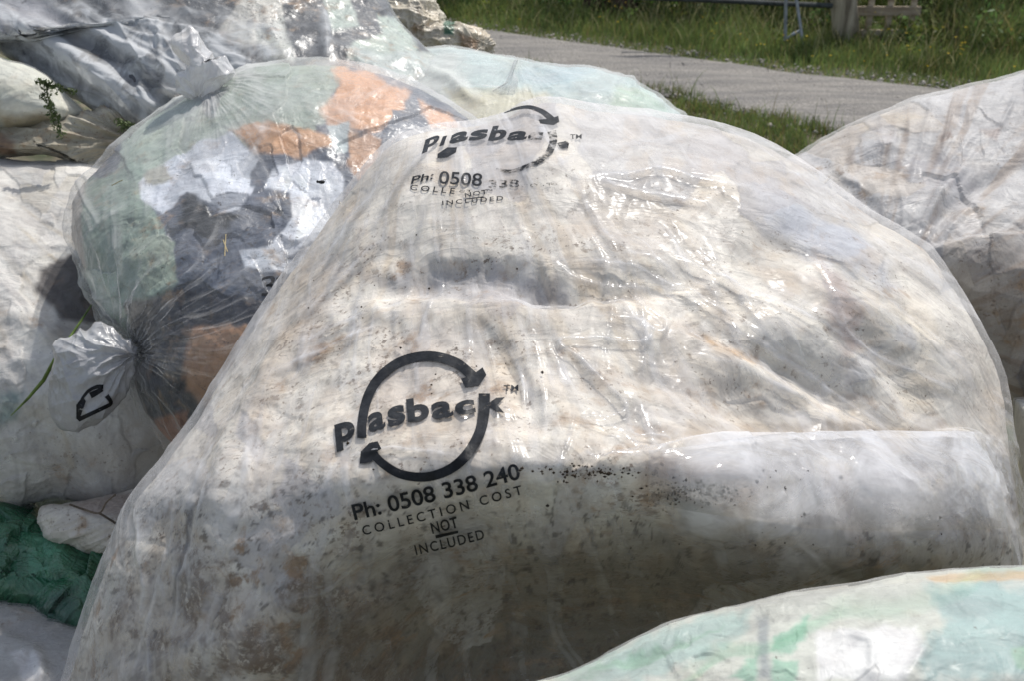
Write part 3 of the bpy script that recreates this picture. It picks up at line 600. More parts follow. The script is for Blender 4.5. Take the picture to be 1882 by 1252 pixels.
def main_film(px, py, P, r):
    f = np.clip((1-r)*12, .0, 1); d = main_common(px, py, P, r)
    d = d+sum(stroke(px, py, p, H*1.3, a, b, jag=4) for p, H, a, b in FINE)*f+sum(stroke(px, py, p, H, a, b, jag=5) for p, H, a, b in FOLDS)*f
    d = d+.0010*radial(px, py, (820,60), 10, 3.0, 11, 4, 20, 2.0)*smooth(.1, .4, r)+.0012*crumple(P, 14, 2, 3)
    hf = smooth(1300,1450,px)*smooth(800,830,py)*smooth(1010,950,py); return d+.008*hf*crumple(P, 9, 9, 3)
def main_cont(px, py, P, r):
    V, H, E = collage(px, py, 3, 120, (100,200,1900,1300), 22)
    gap = .0056-.0032*gb(px,py,790,800,190,170)-.003*gb(px,py,880,320,200,100)+.006*np.clip(H, -1, 1)*-.2*smooth(60,240,np.hypot(px-790,py-800))+.008*smooth(.85, 1, r)
    return main_common(px, py, P, r)-gap+.0016*crumple(P, 10, 4, 3)
def main_dirt(px, py):
    return .72+.6*smooth(980,1080,py)+1.2*gb(px,py,430,1120,260,230)+.9*gb(px,py,760,690,200,110)+.95*gb(px,py,1290,900,170,36,8)+.5*gb(px,py,1080,900,160,60)+.4*gb(px,py,900,460,380,60)+.8*gb(px,py,650,1230,400,90)+.35*gb(px,py,1350,650,160,40,25)+.4*gb(px,py,1550,600,90,120)-.3*smooth(380,260,py)+.5*gb(px,py,560,600,80,160,40)
def main_milk_sheen(px, py):
    m = .16*smooth(420,250,py)+.42*smooth(1225,1300,px)*smooth(798,804,py)*smooth(1010,940,py)*smooth(1860,1800,px)+.10*smooth(520,300,px)
    for p, H, a, b in FINE: m = m+stroke(px, py, p, .30, 3.2, 3.2, jag=4)  # whitened crease lines: doubled film, with bright glints painted in
    for p, H, a, b in FOLDS: m = m+stroke(px, py, p, .12, 3.5, 12, jag=5)
    s1 = streaks(px, py, (760,-150), 6, 1.0, 4); s2 = streaks(px, py, (760,-150), 14, 1.2, 14)
    return m+.20*smooth(.10,.40,s1)+.16*smooth(.15,.35,s2)+.05*fbm(px*.01, py*.01, o=3)  # long pale bands paint a sheen into the film's milkiness
def main_shine(px, py):
    m = 0
    for p, H, a, b in FINE: m = m+stroke(px, py, p, .6, 7, 7)*(H/.004)
    for p, H, a, b in FOLDS: m = m+stroke(px, py, p, .4, 6, 6)
    return m+.8*smooth(1300,1450,px)*smooth(800,830,py)*smooth(1000,950,py)
mp = [([(1230,800),(1300,760),(1500,770),(1700,780),(1760,800),(1500,806)], (.50,.45,.38), 8, 8), ([(1180,640),(1280,670),(1330,720),(1250,800),(1140,790)], (.60,.57,.52), 20, 30), ([(640,500),(860,470),(1030,500),(1060,540),(840,545)], (.50,.48,.46), 14, 20), ([(1270,600),(1350,625),(1400,660),(1330,655)], (.60,.42,.24), 12, 20),  # grey patch across the upper hollow paints its shade into the wrap
      ([(1500,480),(1560,520),(1600,640),(1560,660),(1530,580)], (.56,.47,.42), 14, 24), ([(700,620),(820,590),(880,700),(800,800),(660,790)], (.72,.65,.56), 40, 30), ([(560,1090),(900,1000),(1300,960),(1800,1020),(1800,1300),(500,1300)], (.34,.31,.26), 70, 40), ([(760,1190),(1000,1130),(1400,1040),(1800,1040),(1800,1300),(760,1300)], (.20,.18,.14), 50, 30),  # two broad low patches: underside shade painted over the dirty wrap
      ([(1180,845),(1400,870),(1380,930),(1150,900)], (.58,.48,.40), 26, 20), ([(1500,880),(1560,900),(1590,1000),(1540,960)], (.6,.5,.42), 20, 20), ([(560,450),(620,460),(600,640),(480,800),(440,800)], (.60,.54,.46), 22, 26),
      ([(345,925),(368,925),(345,985),(320,1090),(300,1140),(318,1040)], (.10,.10,.11), 4, 8), ([(1370,320),(1600,430),(1640,520),(1500,470),(1400,420)], (.60,.62,.66), 30, 30)]
def main_post(c, px, py):
    """rotting brown-black blotches and creased stains in the wrap, thickest low on the left"""
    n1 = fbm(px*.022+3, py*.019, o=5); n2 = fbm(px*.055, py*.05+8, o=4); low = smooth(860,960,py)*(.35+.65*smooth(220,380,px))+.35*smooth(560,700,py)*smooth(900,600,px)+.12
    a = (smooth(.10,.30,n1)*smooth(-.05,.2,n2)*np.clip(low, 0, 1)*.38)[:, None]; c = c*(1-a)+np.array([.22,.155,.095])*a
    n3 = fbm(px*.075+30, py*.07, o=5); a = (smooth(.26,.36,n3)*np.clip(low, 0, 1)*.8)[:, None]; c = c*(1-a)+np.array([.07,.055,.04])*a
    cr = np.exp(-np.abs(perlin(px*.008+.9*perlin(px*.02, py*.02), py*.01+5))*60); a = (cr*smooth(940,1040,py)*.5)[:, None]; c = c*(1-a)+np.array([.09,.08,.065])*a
    n4 = fbm(px*.016+60, py*.016, o=4); a = (smooth(.12,.34,n4)*.25)[:, None]; return c*(1-a)+np.array([.70,.56,.40])*a
mroot = make_bag('plastic_sack', 'big foreground clear sack of dirty white wrap, printed twice with a black circular logo', 'plastic bag', main, 860, 560, FILM_MAIN, WRAP, main_film, main_cont, (.76,.72,.64), mp, main_dirt, main_milk_sheen, main_shine, 1.0, 0.0, 'stuffed plastic sacks in the pile', 1, st=(((820,60),4,1.6,2), (.84,.76,.66), .6), scraps=((3,120,(100,200,1900,1300),22), .22, [(.58,.57,.56),(.66,.60,.52),(.52,.50,.50)], .25), post=main_post)
bv = bvh_of(main)
k = Ink()
k.ribbon([(665,806),(666,775),(676,730),(700,692),(740,664),(790,655),(835,666),(862,686),(876,700)], 17, 19)
k.poly([(847,697),(855,713),(880,710),(894,690),(887,676),(868,690)])
k.ribbon([(890,724),(889,762),(880,800),(855,840),(822,866),(780,878),(735,872),(702,852),(684,832)], 21, 15)
k.poly([(661,853),(663,831),(679,815),(694,812),(701,826),(690,832),(684,849),(670,853)])
k.glyph('p', (619,832),(655,821),(614,782), .04); k.glyph('a', (678,797),(709,787),(675,763), .03); k.glyph('s', (714,788),(746,778),(711,752), .04); k.glyph('b', (750,779),(790,772),(746,735), .04); k.glyph('a', (795,773),(834,766),(791,742), .03); k.glyph('c', (838,766),(875,760),(834,740), .04)
k.poly([(898,742),(912,732),(928,731),(914,745),(898,748)]); k.poly([(898,742),(914,745),(927,760),(911,757),(898,748)])
k.line('TM', (926,720), (953,719), 11, .01)
k.drape('printed_logo', bv, INK, mroot)
k = Ink(); k.line('Ph: 0508 338 240', (652,957), (958,880), 29, .018, bend=-2); k.line('COLLECTION COST', (668,985), (961,909), 17, .012, 1.5, bend=-2)
k.line('NOT', (795,982), (843,970), 20, .02, 1.1); k.poly([(800,985),(842,976),(842,981),(801,991)]); k.line('INCLUDED', (765,1021), (891,991), 18, .012, 1.25, bend=-1)
k.drape('printed_text', bv, INK, mroot)
k = Ink()
k.ribbon([(926,206),(948,199),(972,196),(994,203),(1008,213),(1016,221)], 3, 13); k.poly([(990,219),(993,226),(1017,229),(1028,223),(1026,212),(1012,217)])
k.glyph('p', (775,282),(803,270),(782,256)); k.poly([(807,268),(815,266),(822,248),(814,250)]); k.glyph('a', (824,265),(858,257),(831,245)); k.glyph('s', (860,259),(893,254),(867,240)); k.glyph('b', (896,259),(927,256),(906,231)); k.glyph('a', (930,258),(966,256),(938,241))
k.poly([(804,290),(804,282),(822,270),(840,270),(838,279),(822,288)]); k.line('TM', (1048,254), (1069,254), 8, .012)
k.drape('printed_logo', bv, INK, mroot)
k = Ink(); k.glyph('c', (968,258),(995,257),(973,242)); k.ribbon([(1014,240),(1017,258),(1007,281),(985,298),(965,306),(940,314),(912,310)], 16, 4); k.poly([(1024,262),(1040,258),(1046,262),(1034,266),(1044,272),(1030,272)])
k.drape('worn_logo', bv, INKW, mroot)
k = Ink(); k.line('Ph:', (755,337), (795,328), 14, .015, 1.0, up=(.25,-1)); k.line('0508', (806,336), (885,341), 23, .01, 1.0, up=(.1,-1)); k.line('COLLE', (753,348), (835,355), 10, .012, 1.5, up=(.2,-1)); k.line('NOT', (855,362), (896,355), 8, .02, 1.2); k.poly([(857,364),(888,360),(889,362),(857,366)]); k.line('INCLUDED', (813,376), (925,367), 8, .012, 1.4)
k.drape('printed_text', bv, INK, mroot)
k = Ink(); k.line('338', (898,344), (954,343), 14, .012); k.line('COST', (958,344), (1015,341), 6, .01, 1.4); k.line('CTION', (844,353), (905,350), 4, .01, 1.4)
k.drape('worn_text', bv, INKW, mroot)

# rolled flap of loose film lying along the right of the big sack, ending in a pointed corner
nu, nv = 420, 130
U, Vv = np.meshgrid(np.linspace(0, 1, nu), np.linspace(0, 1, nv)); lx = 1190+0*Vv; ly = 832+96*Vv; rx = 1786+68*Vv; ry = 800+174*Vv
FX = lx+(rx-lx)*U; FY = ly+(ry-ly)*U+(26*Vv-14*(1-Vv))*np.sin(math.pi*U)+3*perlin(U*9, Vv*3)
BP = np.array([surf for surf in [list((bv.ray_cast(Vector(CAM), Vector(r_).normalized())[0] or Vector(at(1500, 900, 1.6)))) for r_ in rays(FX.ravel(), FY.ravel())]]).reshape(nv, nu, 3)
k5 = np.hanning(19); k5 /= k5.sum()
for ax_ in (0, 1): BP = np.apply_along_axis(lambda m_: np.convolve(np.pad(m_, 9, mode='edge'), k5, 'valid'), ax_, BP)
dirn = CAM-BP; dirn /= np.linalg.norm(dirn, axis=2)[..., None]; upn = dirn*.8+np.array([0, 0, .7])
cr_ = crumple(BP, 9, 3, 3, 3.0); hh = smooth(0, .35, U)*(.012*(1-Vv)+.034*np.sin(math.pi*Vv**1.35))+.003+.0045*cr_*(.35+.9*smooth(.45, .9, U))*smooth(0, .1, Vv)*(1-Vv**4)
hh = hh-.010*smooth(.04, 0, Vv)*smooth(0, .3, U)
FP = BP+upn*hh[..., None]; ii = np.arange(nu*nv).reshape(nv, nu); me = mesh_np('film_flap', FP.reshape(-1, 3), np.stack([ii[:-1,:-1], ii[1:,:-1], ii[1:,1:], ii[:-1,1:]], -1).reshape(-1, 4))
attr(me, 'milk', (.40*smooth(0, .3, U)*(1-Vv**6)+.30*np.exp(-(Vv/.02)**2)*smooth(0,.1,U)+.3*np.exp(-((1-U)/.006)**2)).ravel()); attr(me, 'shine', (.7+0*U).ravel())
fo_ = link('film_flap', me, FILM_MAIN, mroot); fo_['label'] = 'glossy rolled flap of film ending in a pointed corner'
# ---- second bag: colourful contents
b2 = Bag([(560,106),(640,110),(700,124),(760,148),(830,185),(900,235),(1000,330),(1000,560),(800,760),(560,900),(380,870),(312,828),(262,770),(236,700),(215,618),(178,580),(152,520),(128,460),(118,405),(135,345),(175,300),(230,245),(290,200),(350,165),(400,140),(470,115)],
         (520,440), [(80,2.72),(300,2.62),(500,2.42),(650,2.32),(900,2.30)], None, Tf=.33, Tb=.3, p=2.0)
B2F = random_folds((232,650), 60, (150,330,640,820), 5, 60, 200, .25)+random_folds((385,150), 26, (200,150,800,420), 6, 60, 200, .3)
def b2f(px, py, P, r):
    k1 = smooth(420,120,np.hypot(px-235,py-640)); k2 = smooth(260,40,np.hypot(px-390,py-150))
    d = .010*radial(px, py, (228,650), 7, 1.6, 5, 4, 30)*(.35+k1)+.004*radial(px, py, (385,150), 6, 1.6, 8, 4, 30, 2)*k2+.003*crumple(P, 8, 1, 4)
    d = d+stroke(px, py, [(400,455),(330,480),(270,540),(240,640)], .016, 10, 18)+stroke(px, py, [(330,530),(270,550),(246,590)], .010, 7, 10)+stroke(px, py, [(236,650),(270,700),(340,760),(380,770)], .008, 7, 10)+stroke(px, py, [(620,262),(720,330)], .003, 3, 3)
    d = d+sum(stroke(px, py, p, H*1.6, a, b, jag=4) for p, H, a, b in B2F)-.030*gb(px,py,232,650,30,34); return d+.012*fbm(px*.006, py*.006, o=3)*np.clip((1-r)*6, 0, 1)
def b2c(px, py, P, r): return .0035*np.clip(collage(px, py, 7, 80, (110,100,760,850), 12)[1], -1.2, 1.2)+.010*fbm(px*.012, py*.012, o=4)*np.clip((1-r)*6, 0, 1)+.004*crumple(P, 9, 6, 4)-.02*gb(px,py,232,650,40,44)
SG, OR, WH, NV, DK, BR = (.36,.44,.37), (.80,.36,.14), (.70,.74,.80), (.10,.125,.17), (.05,.055,.06), (.36,.19,.11)
OR, SG, NV = (.78,.44,.25), (.42,.49,.42), (.13,.15,.19)
p2 = [([(380,130),(560,105),(640,112),(600,215),(560,260),(440,265),(330,330),(210,330),(240,240)], SG, 5, 14), ([(150,340),(260,290),(290,400),(330,520),(240,640),(150,500)], (.30,.38,.32), 5, 14), ([(560,105),(620,108),(600,170),(545,150)], (.40,.46,.38), 5, 12),
      ([(610,120),(680,125),(750,175),(740,215),(680,250),(610,235),(590,200),(625,160)], OR, 6, 14), ([(770,190),(830,215),(850,240),(790,240)], OR, 5, 10), ([(420,240),(500,225),(590,240),(620,262),(560,290),(470,275)], (.62,.36,.20), 5, 12), ([(640,240),(700,260),(690,330),(660,350),(640,300)], (.55,.34,.22), 5, 12),
      ([(720,205),(760,205),(790,235),(720,260)], NV, 3, 4), ([(255,335),(300,300),(370,260),(425,244),(478,292),(458,318),(460,350),(400,380),(345,355),(300,398),(258,365)], WH, 3, 7), ([(400,350),(470,345),(440,385),(400,410)], WH, 3, 6), ([(485,345),(500,310),(550,292),(612,298),(632,330),(630,400),(580,440),(530,470),(495,460),(540,400),(530,350)], (.74,.78,.84), 3, 5),
      ([(440,465),(500,455),(540,480),(590,440),(640,420),(620,500),(500,500),(450,495)], (.66,.70,.75), 3, 6), ([(600,230),(640,225),(640,275),(620,285)], (.55,.62,.62), 3, 6), ([(255,440),(300,432),(322,450),(322,520),(270,535),(240,480)], (.40,.47,.38), 3, 7), ([(335,600),(400,595),(470,580),(450,680),(400,760),(345,720)], (.50,.30,.18), 6, 14), ([(280,760),(360,740),(340,830),(300,810)], (.40,.20,.13), 6, 12), ([(350,575),(372,585),(358,602),(335,590)], (.5,.36,.27), 3, 5),
      ([(265,320),(300,300),(318,330),(300,340),(268,338)], (.38,.38,.33), 4, 6), ([(345,360),(400,390),(440,400),(400,440),(330,420)], DK, 6, 14), ([(235,560),(330,530),(470,545),(520,600),(440,800),(330,840),(230,740)], (.045,.05,.065), 8, 14), ([(335,600),(400,595),(450,600),(440,680),(400,760),(345,720)], (.46,.27,.16), 8, 14), ([(280,770),(350,750),(340,830),(300,810)], (.34,.17,.11), 6, 12), ([(118,400),(140,340),(165,330),(150,400),(160,500),(140,480)], (.55,.48,.42), 5, 8)]
r2 = make_bag('plastic_sack', 'clear sack left of the foreground sack, stuffed with grey, sage green, orange and white plastic', 'plastic bag', b2, 620, 460, FILM_CLEAR, WRAPC, b2f, b2c, (.13,.15,.19), p2, lambda x, y: .5+.9*gb(x,y,420,470,140,120)+.7*gb(x,y,350,750,120,100), lambda x, y: .04+.14*smooth(330,180,y)+.02*smooth(300,120,np.hypot(x-235,y-640))+.14*smooth(180,60,np.hypot(x-385,y-150))+sum(stroke(x, y, p, .16, 3.5, 8) for p, H, a, b in B2F)+.06*smooth(300,180,x), None, .965, .022, 'stuffed plastic sacks in the pile', 2, scraps=((7,80,(110,100,760,850),12), .45, [(.38,.45,.38),(.30,.30,.30),(.10,.12,.16),(.10,.12,.16),(.20,.22,.25)], .07))
bv2 = bvh_of(b2); k = Ink(); k.glyph('3', (481,545),(507,538),(480,510), .0); k.poly([(508,510),(526,500),(518,520),(505,530)]); k.drape('printed_mark', bv2, INK, r2)
S7M = [[(-60,10),(60,60),(180,130),(285,218)], [(-40,50),(60,110),(150,165),(260,228)], [(80,-10),(180,56),(280,108),(345,150)], [(0,20),(120,80),(240,160),(300,190)], [(120,-10),(230,60),(330,120)], [(230,110),(270,170),(292,212)], [(596,0),(604,60),(600,108)]]
def tail(name, pts, c, z, Tf, neck, mat, root, n=200, amp=.010, seed=0, base=(.72,.74,.76)):
    b = Bag(pts, c, [(0,z),(1252,z)], None, Tf, Tf, 1.6)
    V, Q = b.build(n, lambda px, py, P, r: amp*1.3*radial(px, py, neck, 2.2, 1.0, seed, 3, 15, 1.0)+amp*.9*crumple(P, 10, seed, 3), rings=16)
    me = mesh_np(name, V, Q); attr(me, 'Col', np.tile(np.array(base), (len(V), 1))); attr(me, 'dirt', np.full(len(V), .15)); attr(me, 'milk', np.full(len(V), .2)); b.G = V[:n*n]; b.Q = Q[:(n-1)**2]; return link(name, me, mat, root), b
MILKY = mat_wrap('milky_film', .22, .6, .35, .5, (.3, .25, .2), 1.0, .35)
tail('knotted_tail', [(318,76),(334,58),(350,48),(364,62),(380,88),(398,112),(415,100),(424,118),(420,140),(402,158),(372,180),(344,176),(322,158),(326,140),(345,122),(336,108)], (368,120), 2.58, .05, (362,182), MILKY, r2, seed=3, base=(.90,.90,.90))
_, tb = tail('knotted_tail', [(176,596),(200,604),(222,620),(242,640),(240,700),(210,745),(178,782),(135,786),(104,780),(90,730),(100,655),(108,632),(140,618),(160,610)], (165,690), 2.20, .06, (240,655), MILKY, r2, seed=9, base=(.66,.67,.68))
bt = bvh_of(tb); k = Ink(); k.poly([(140,745),(152,730),(158,738),(146,772),(140,770)]); k.poly([(140,770),(200,742),(204,748),(146,776)]); k.ribbon([(150,735),(162,720),(178,712),(190,712)], 5, 8); k.ribbon([(166,728),(178,722),(188,716)], 12, 8); k.ribbon([(196,728),(204,742),(190,752)], 9, 5); k.drape('printed_mark', bt, INK, r2)

# ---- left white bag
b3 = Bag([(-260,300),(-100,280),(60,286),(200,290),(330,330),(420,500),(430,760),(330,930),(235,962),(120,925),(60,938),(20,945),(-150,930),(-330,800),(-350,500)], (40,620), [(250,3.05),(500,2.82),(700,2.66),(940,2.62)], None, Tf=.24, Tb=.3)
b3s = [([(0,300),(80,420),(100,560)], -.010, 30, 30), ([(0,820),(60,800),(140,840),(220,860)], -.010, 30, 30), ([(0,560),(60,600),(110,640),(90,720),(0,760)], .014, 20, 20)]
f3 = lambda px, py, P, r: sum(stroke(px,py,p,H,a,b,jag=10) for p,H,a,b in b3s)+.004*radial(px, py, (-200,300), 9, 1.5, 4, 4)+.010*smooth(520,640,py)*smooth(180,60,px)*crumple(P, 11, 3, 4)+.003*crumple(P, 9, 8, 3)
make_bag('plastic_sack', 'white sack at the left edge lying under the colourful sack, with a dark round patch', 'plastic bag', b3, 460, 380, FILM, WRAP, f3, lambda px,py,P,r: f3(px,py,P,r)*.8+.005*crumple(P, 7, 11, 4)+.004*np.clip(collage(px, py, 11, 40, (-50,280,330,950), 16)[1], -1.2, 1.2), (.76,.74,.69), [([(75,490),(130,470),(190,500),(210,570),(180,600),(110,590),(95,560),(62,530)], (.12,.11,.105), 6, 7), ([(110,590),(180,600),(200,640),(100,620)], (.50,.47,.44), 10, 8), ([(0,720),(50,720),(30,770),(0,780)], (.35,.45,.43), 10, 10), ([(60,830),(300,800),(300,930),(100,900)], (.60,.56,.50), 30, 20)], lambda x, y: .25+.9*gb(x,y,150,840,110,60)+.6*gb(x,y,60,590,60,50), lambda x, y: .10*smooth(540,620,y), None, .97, .014, 'stuffed plastic sacks in the pile', 3, st=(((-200,200),4,1.2,5), (.84,.76,.64), .8), scraps=((11,40,(-50,280,330,950),16), .25, [(.55,.54,.52),(.62,.58,.50)], .25))  # first patch is the near-black round area beside the colourful sack
# crumpled white wrap bundle under it
b4 = Bag([(70,948),(88,930),(130,925),(230,905),(330,880),(400,980),(380,1080),(250,1040),(200,1028),(150,1012),(110,1000),(84,990)], (230,965), [(850,2.52),(1100,2.40)], None, Tf=.10, Tb=.2, p=2.4)
r4 = make_bag('wrap_bundle', 'rolled bundle of dirty white wrap tied with twine above the green sheet', 'wrap bundle', b4, 0, 300, None, BARE, None, lambda px,py,P,r: .005*radial(px, py, (420,860), 14, 1.2, 3, 5)+.004*crumple(P, 16, 2, 4), (.66,.62,.55), [([(130,925),(240,905),(230,950),(150,945)], (.45,.38,.33), 6, 6)], lambda x,y: .9+0*x, None, None, 1, 0)
def surf_tube(name, pts, z, rad, mat, root, seg=6): return bm_obj(name, tube_bm([at(x, y, z) for x, y in catmull(pts, 6, False)], rad, seg), mat, root)
TW = mat_plain('twine', (.20, .16, .12), .9)
surf_tube('twine', [(128,928),(150,936),(182,944),(195,925),(212,910)], 2.345, .0022, TW, r4); surf_tube('twine', [(182,944),(205,958),(228,974),(240,982)], 2.345, .0025, TW, r4)
# green crumpled sheet
GREEN = mat_wrap('green_sheet', .28, .5, .9, .6, (.02,.06,.035), 1.0)
def f5(px,py,P,r): return .034*crumple(P, 3.2, 4, 2, 2.0, .5)+.011*np.clip(collage(px, py, 5, 34, (-40,930,240,1170), 12)[1], -1.5, 1.5)+.005*crumple(P, 11, 9, 2)
b5 = Bag([(-200,900),(-40,910),(40,935),(140,980),(260,1010),(330,1080),(260,1200),(130,1165),(60,1130),(-30,1120),(-220,1150)], (40,1040), [(900,2.68),(1200,2.36)], None, Tf=.14, Tb=.25)
make_bag('green_sheet', 'crumpled dark green plastic sheet stuffed into the bottom left of the pile', 'plastic sheet', b5, 0, 520, None, GREEN, None, f5, (.035,.17,.085), [([(40,990),(100,1010),(150,1060),(60,1070)], (.07,.28,.16), 12, 10), ([(60,1100),(140,1090),(150,1150),(80,1150)], (.02,.10,.06), 12, 10)], lambda x,y: .1+0*x, None, None, 1, 0, seed=5)
# grey sack bottom left
b6 = Bag([(-200,1100),(-60,1100),(60,1112),(140,1140),(260,1180),(300,1400),(100,1500),(-200,1480)], (40,1290), [(1100,2.40),(1500,2.05)], None, Tf=.16, Tb=.25)
f6 = lambda px,py,P,r: .006*crumple(P, 7, 14, 4)+stroke(px,py,[(0,1150),(60,1160),(100,1140)], -.012, 14, 14)+stroke(px,py,[(20,1230),(60,1200),(80,1260)], .012, 14, 10)
make_bag('plastic_sack', 'small grey white sack in the bottom left corner below the green sheet', 'plastic bag', b6, 300, 260, FILM, WRAP, f6, f6, (.52,.52,.50), [([(20,1200),(80,1210),(80,1252),(40,1252)], (.8,.8,.8), 6, 6)], lambda x,y: .6+0*x, lambda x,y: .1+0*x, None, .97, .012, 'stuffed plastic sacks in the pile', 6)
# ---- top-left sack, loose film over dark and white pieces
b7 = Bag([(-420,60),(-300,-220),(0,-330),(300,-300),(520,-180),(640,-70),(700,-20),(735,40),(790,95),(850,150),(830,300),(600,340),(420,300),(310,236),(255,232),(180,200),(60,125),(-60,70),(-250,90)], (330,30), [(-330,3.7),(0,3.42),(300,2.95)], None, Tf=.30, Tb=.4)
s7 = [([(-60,10),(60,60),(180,130),(280,215)], .020, 16, 26), ([(-40,50),(60,110),(150,165),(260,228)], .016, 10, 16), ([(80,0),(180,60),(280,110),(340,150)], .016, 8, 14), ([(60,0),(160,70),(230,130),(300,180)], -.020, 20, 20), ([(290,20),(296,90),(300,150)], .010, 6, 6), ([(590,0),(600,60),(600,110)], .014, 8, 16), ([(480,20),(510,80),(530,110)], .012, 10, 12), ([(120,90),(220,150),(280,190)], .012, 9, 9), ([(240,130),(270,180),(290,210)], .012, 5, 6)]
F7 = random_folds((-560,-300), 60, (-60,-20,420,200), 12, 120, 320, .10)
f7 = lambda px,py,P,r: sum(stroke(px,py,p,H*1.6,a*1.3,b,jag=4) for p,H,a,b in F7)+sum(stroke(px,py,p,H,a,b,jag=5) for p,H,a,b in s7)+(.003+.010*smooth(420,250,px))*radial(px, py, (470,330), 6, .6, 6, 3.0, 80, 2.5)+.004*crumple(P, 6, 8, 4)
G7 = (.055,.06,.07)
make_bag('plastic_sack', 'loosely filled grey clear sack at the top left with long pulled folds', 'plastic bag', b7, 560, 420, FILM_LOOSE, WRAPC, f7, lambda px,py,P,r: .6*f7(px,py,P,r)+.012*crumple(P, 6, 3, 4), G7, [([(-100,-50),(60,-20),(160,60),(60,80),(-80,40)], (.40,.40,.42), 20, 14), ([(440,0),(520,-20),(520,40),(470,90),(410,95),(385,80)], (.74,.72,.64), 3, 5), ([(470,60),(520,30),(540,110),(480,115)], (.62,.64,.58), 5, 8), ([(590,-20),(640,-10),(660,50),(610,60),(600,20)], (.46,.54,.47), 4, 6), ([(690,25),(735,35),(770,90),(700,120),(640,110),(650,80),(700,60)], (.48,.56,.48), 4, 8), ([(640,90),(800,100),(850,160),(700,170)], (.52,.58,.54), 6, 10), ([(120,90),(230,150),(260,200),(180,180)], (.38,.38,.36), 20, 10), ([(290,70),(390,40),(470,110),(400,190),(310,220),(290,150)], (.035,.037,.042), 8, 10), ([(230,-20),(290,0),(295,60),(240,40)], (.5,.5,.5), 10, 10), ([(300,130),(340,150),(330,185),(300,170)], (.66,.62,.54), 5, 6)],
         lambda x,y: .9+.8*gb(x,y,480,50,80,60), lambda x,y: .05+.75*np.clip(perlin((x*.85+y*.53)*.0022, (y*.85-x*.53)*.022+.5*perlin(x*.006,y*.006))-.02, 0, 1)*smooth(620,480,x)+.5*np.clip(perlin((x*.85+y*.53)*.003+9, (y*.85-x*.53)*.05)-.1, 0, 1)*smooth(420,300,x)+sum(stroke(x, y, q_, .6, 5, 16, jag=5) for q_ in S7M)+sum(stroke(x, y, q_[0], .22, 3.5, 14, jag=4) for q_ in F7), None, .985, .02, 'stuffed plastic sacks in the pile', 7)
# pale lump under it
b8 = Bag([(-220,120),(-80,95),(20,110),(90,140),(130,180),(158,205),(150,220),(90,232),(30,240),(-100,250),(-220,220)], (0,180), [(0,3.05),(1252,3.05)], None, Tf=.13, Tb=.2)
make_bag('plastic_sack', 'small pale cream sack at the left edge with green weed lying on it', 'plastic bag', b8, 260, 220, FILM, WRAP, lambda px,py,P,r: .008*crumple(P, 6, 5, 4), lambda px,py,P,r: .008*crumple(P, 6, 5, 4), (.70,.71,.62), [([(0,210),(100,210),(100,240),(0,245)], (.45,.38,.24), 10, 8)], lambda x,y: .4+0*x, lambda x,y: .05+0*x, None, .97, .01, 'stuffed plastic sacks in the pile', 8)
b8b = Bag([(-220,225),(0,232),(100,225),(160,205),(215,200),(260,235),(330,300),(240,330),(140,292),(60,288),(-220,300)], (60,258), [(0,3.02),(1252,2.98)], None, Tf=.07, Tb=.2)
make_bag('wrap_bundle', 'brownish folded wrap squeezed flat between two pale sacks at the left edge', 'wrap bundle', b8b, 0, 300, None, BARE, None, lambda px,py,P,r: .022*radial(px, py, (260,262), 5, 1.0, 2, 3)+.006*crumple(P, 12, 5, 4), (.40,.37,.29), [([(120,210),(215,205),(200,240),(130,240)], (.50,.47,.38), 6, 8), ([(-20,230),(30,260),(30,288),(-20,280)], (.22,.15,.10), 5, 5)], lambda x,y: 1.0+0*x, None, None, 1, 0)
# ---- pale green sack behind
b9 = Bag([(700,120),(780,88),(860,88),(930,102),(1010,116),(1090,124),(1150,142),(1200,166),(1240,195),(1262,225),(1200,330),(1000,400),(800,360),(690,240)], (960,220), [(80,3.35),(210,3.05),(400,2.8)], None, Tf=.24, Tb=.3)
s9 = [([(840,170),(900,165),(980,160)], .012, 4, 10), ([(840,150),(860,180),(900,190)], .014, 8, 8), ([(1130,160),(1160,150),(1180,185)], .014, 5, 8), ([(980,120),(1050,140),(1150,140)], .008, 6, 10), ([(780,120),(830,150),(845,185)], .014, 8, 10), ([(1050,190),(1120,175),(1220,200)], .010, 8, 8)]
f9 = lambda px,py,P,r: sum(stroke(px,py,p,H,a,b,jag=5) for p,H,a,b in s9)+.004*radial(px, py, (950,110), 4, 1.0, 12, 3, 40, 2)+.006*crumple(P, 6, 7, 4)
r9 = make_bag('plastic_sack', 'pale green and milky sack behind the foreground sack, beside the gravel road', 'plastic bag', b9, 440, 340, FILM, WRAPG, f9, lambda px,py,P,r: .7*f9(px,py,P,r)+.004*crumple(P, 9, 3, 3), (.50,.60,.58), [([(700,100),(840,100),(880,200),(700,230)], (.60,.64,.60), 20, 20), ([(820,170),(1000,165),(1040,230),(860,230)], (.62,.60,.46), 10, 14), ([(1130,160),(1200,170),(1230,210),(1120,200)], (.46,.60,.50), 10, 10), ([(960,110),(1100,125),(1050,160),(960,150)], (.46,.58,.60), 12, 12)], lambda x,y: .2+0*x, lambda x,y: .14+0*x, None, .97, .014, 'stuffed plastic sacks in the pile', 9)
tail('knotted_tail', [(948,106),(951,110),(944,130),(952,150),(940,172),(915,178),(900,170),(925,155),(938,130)], (937,148), 2.93, .018, (930,180), FILM, r9, 100, .002, 4)
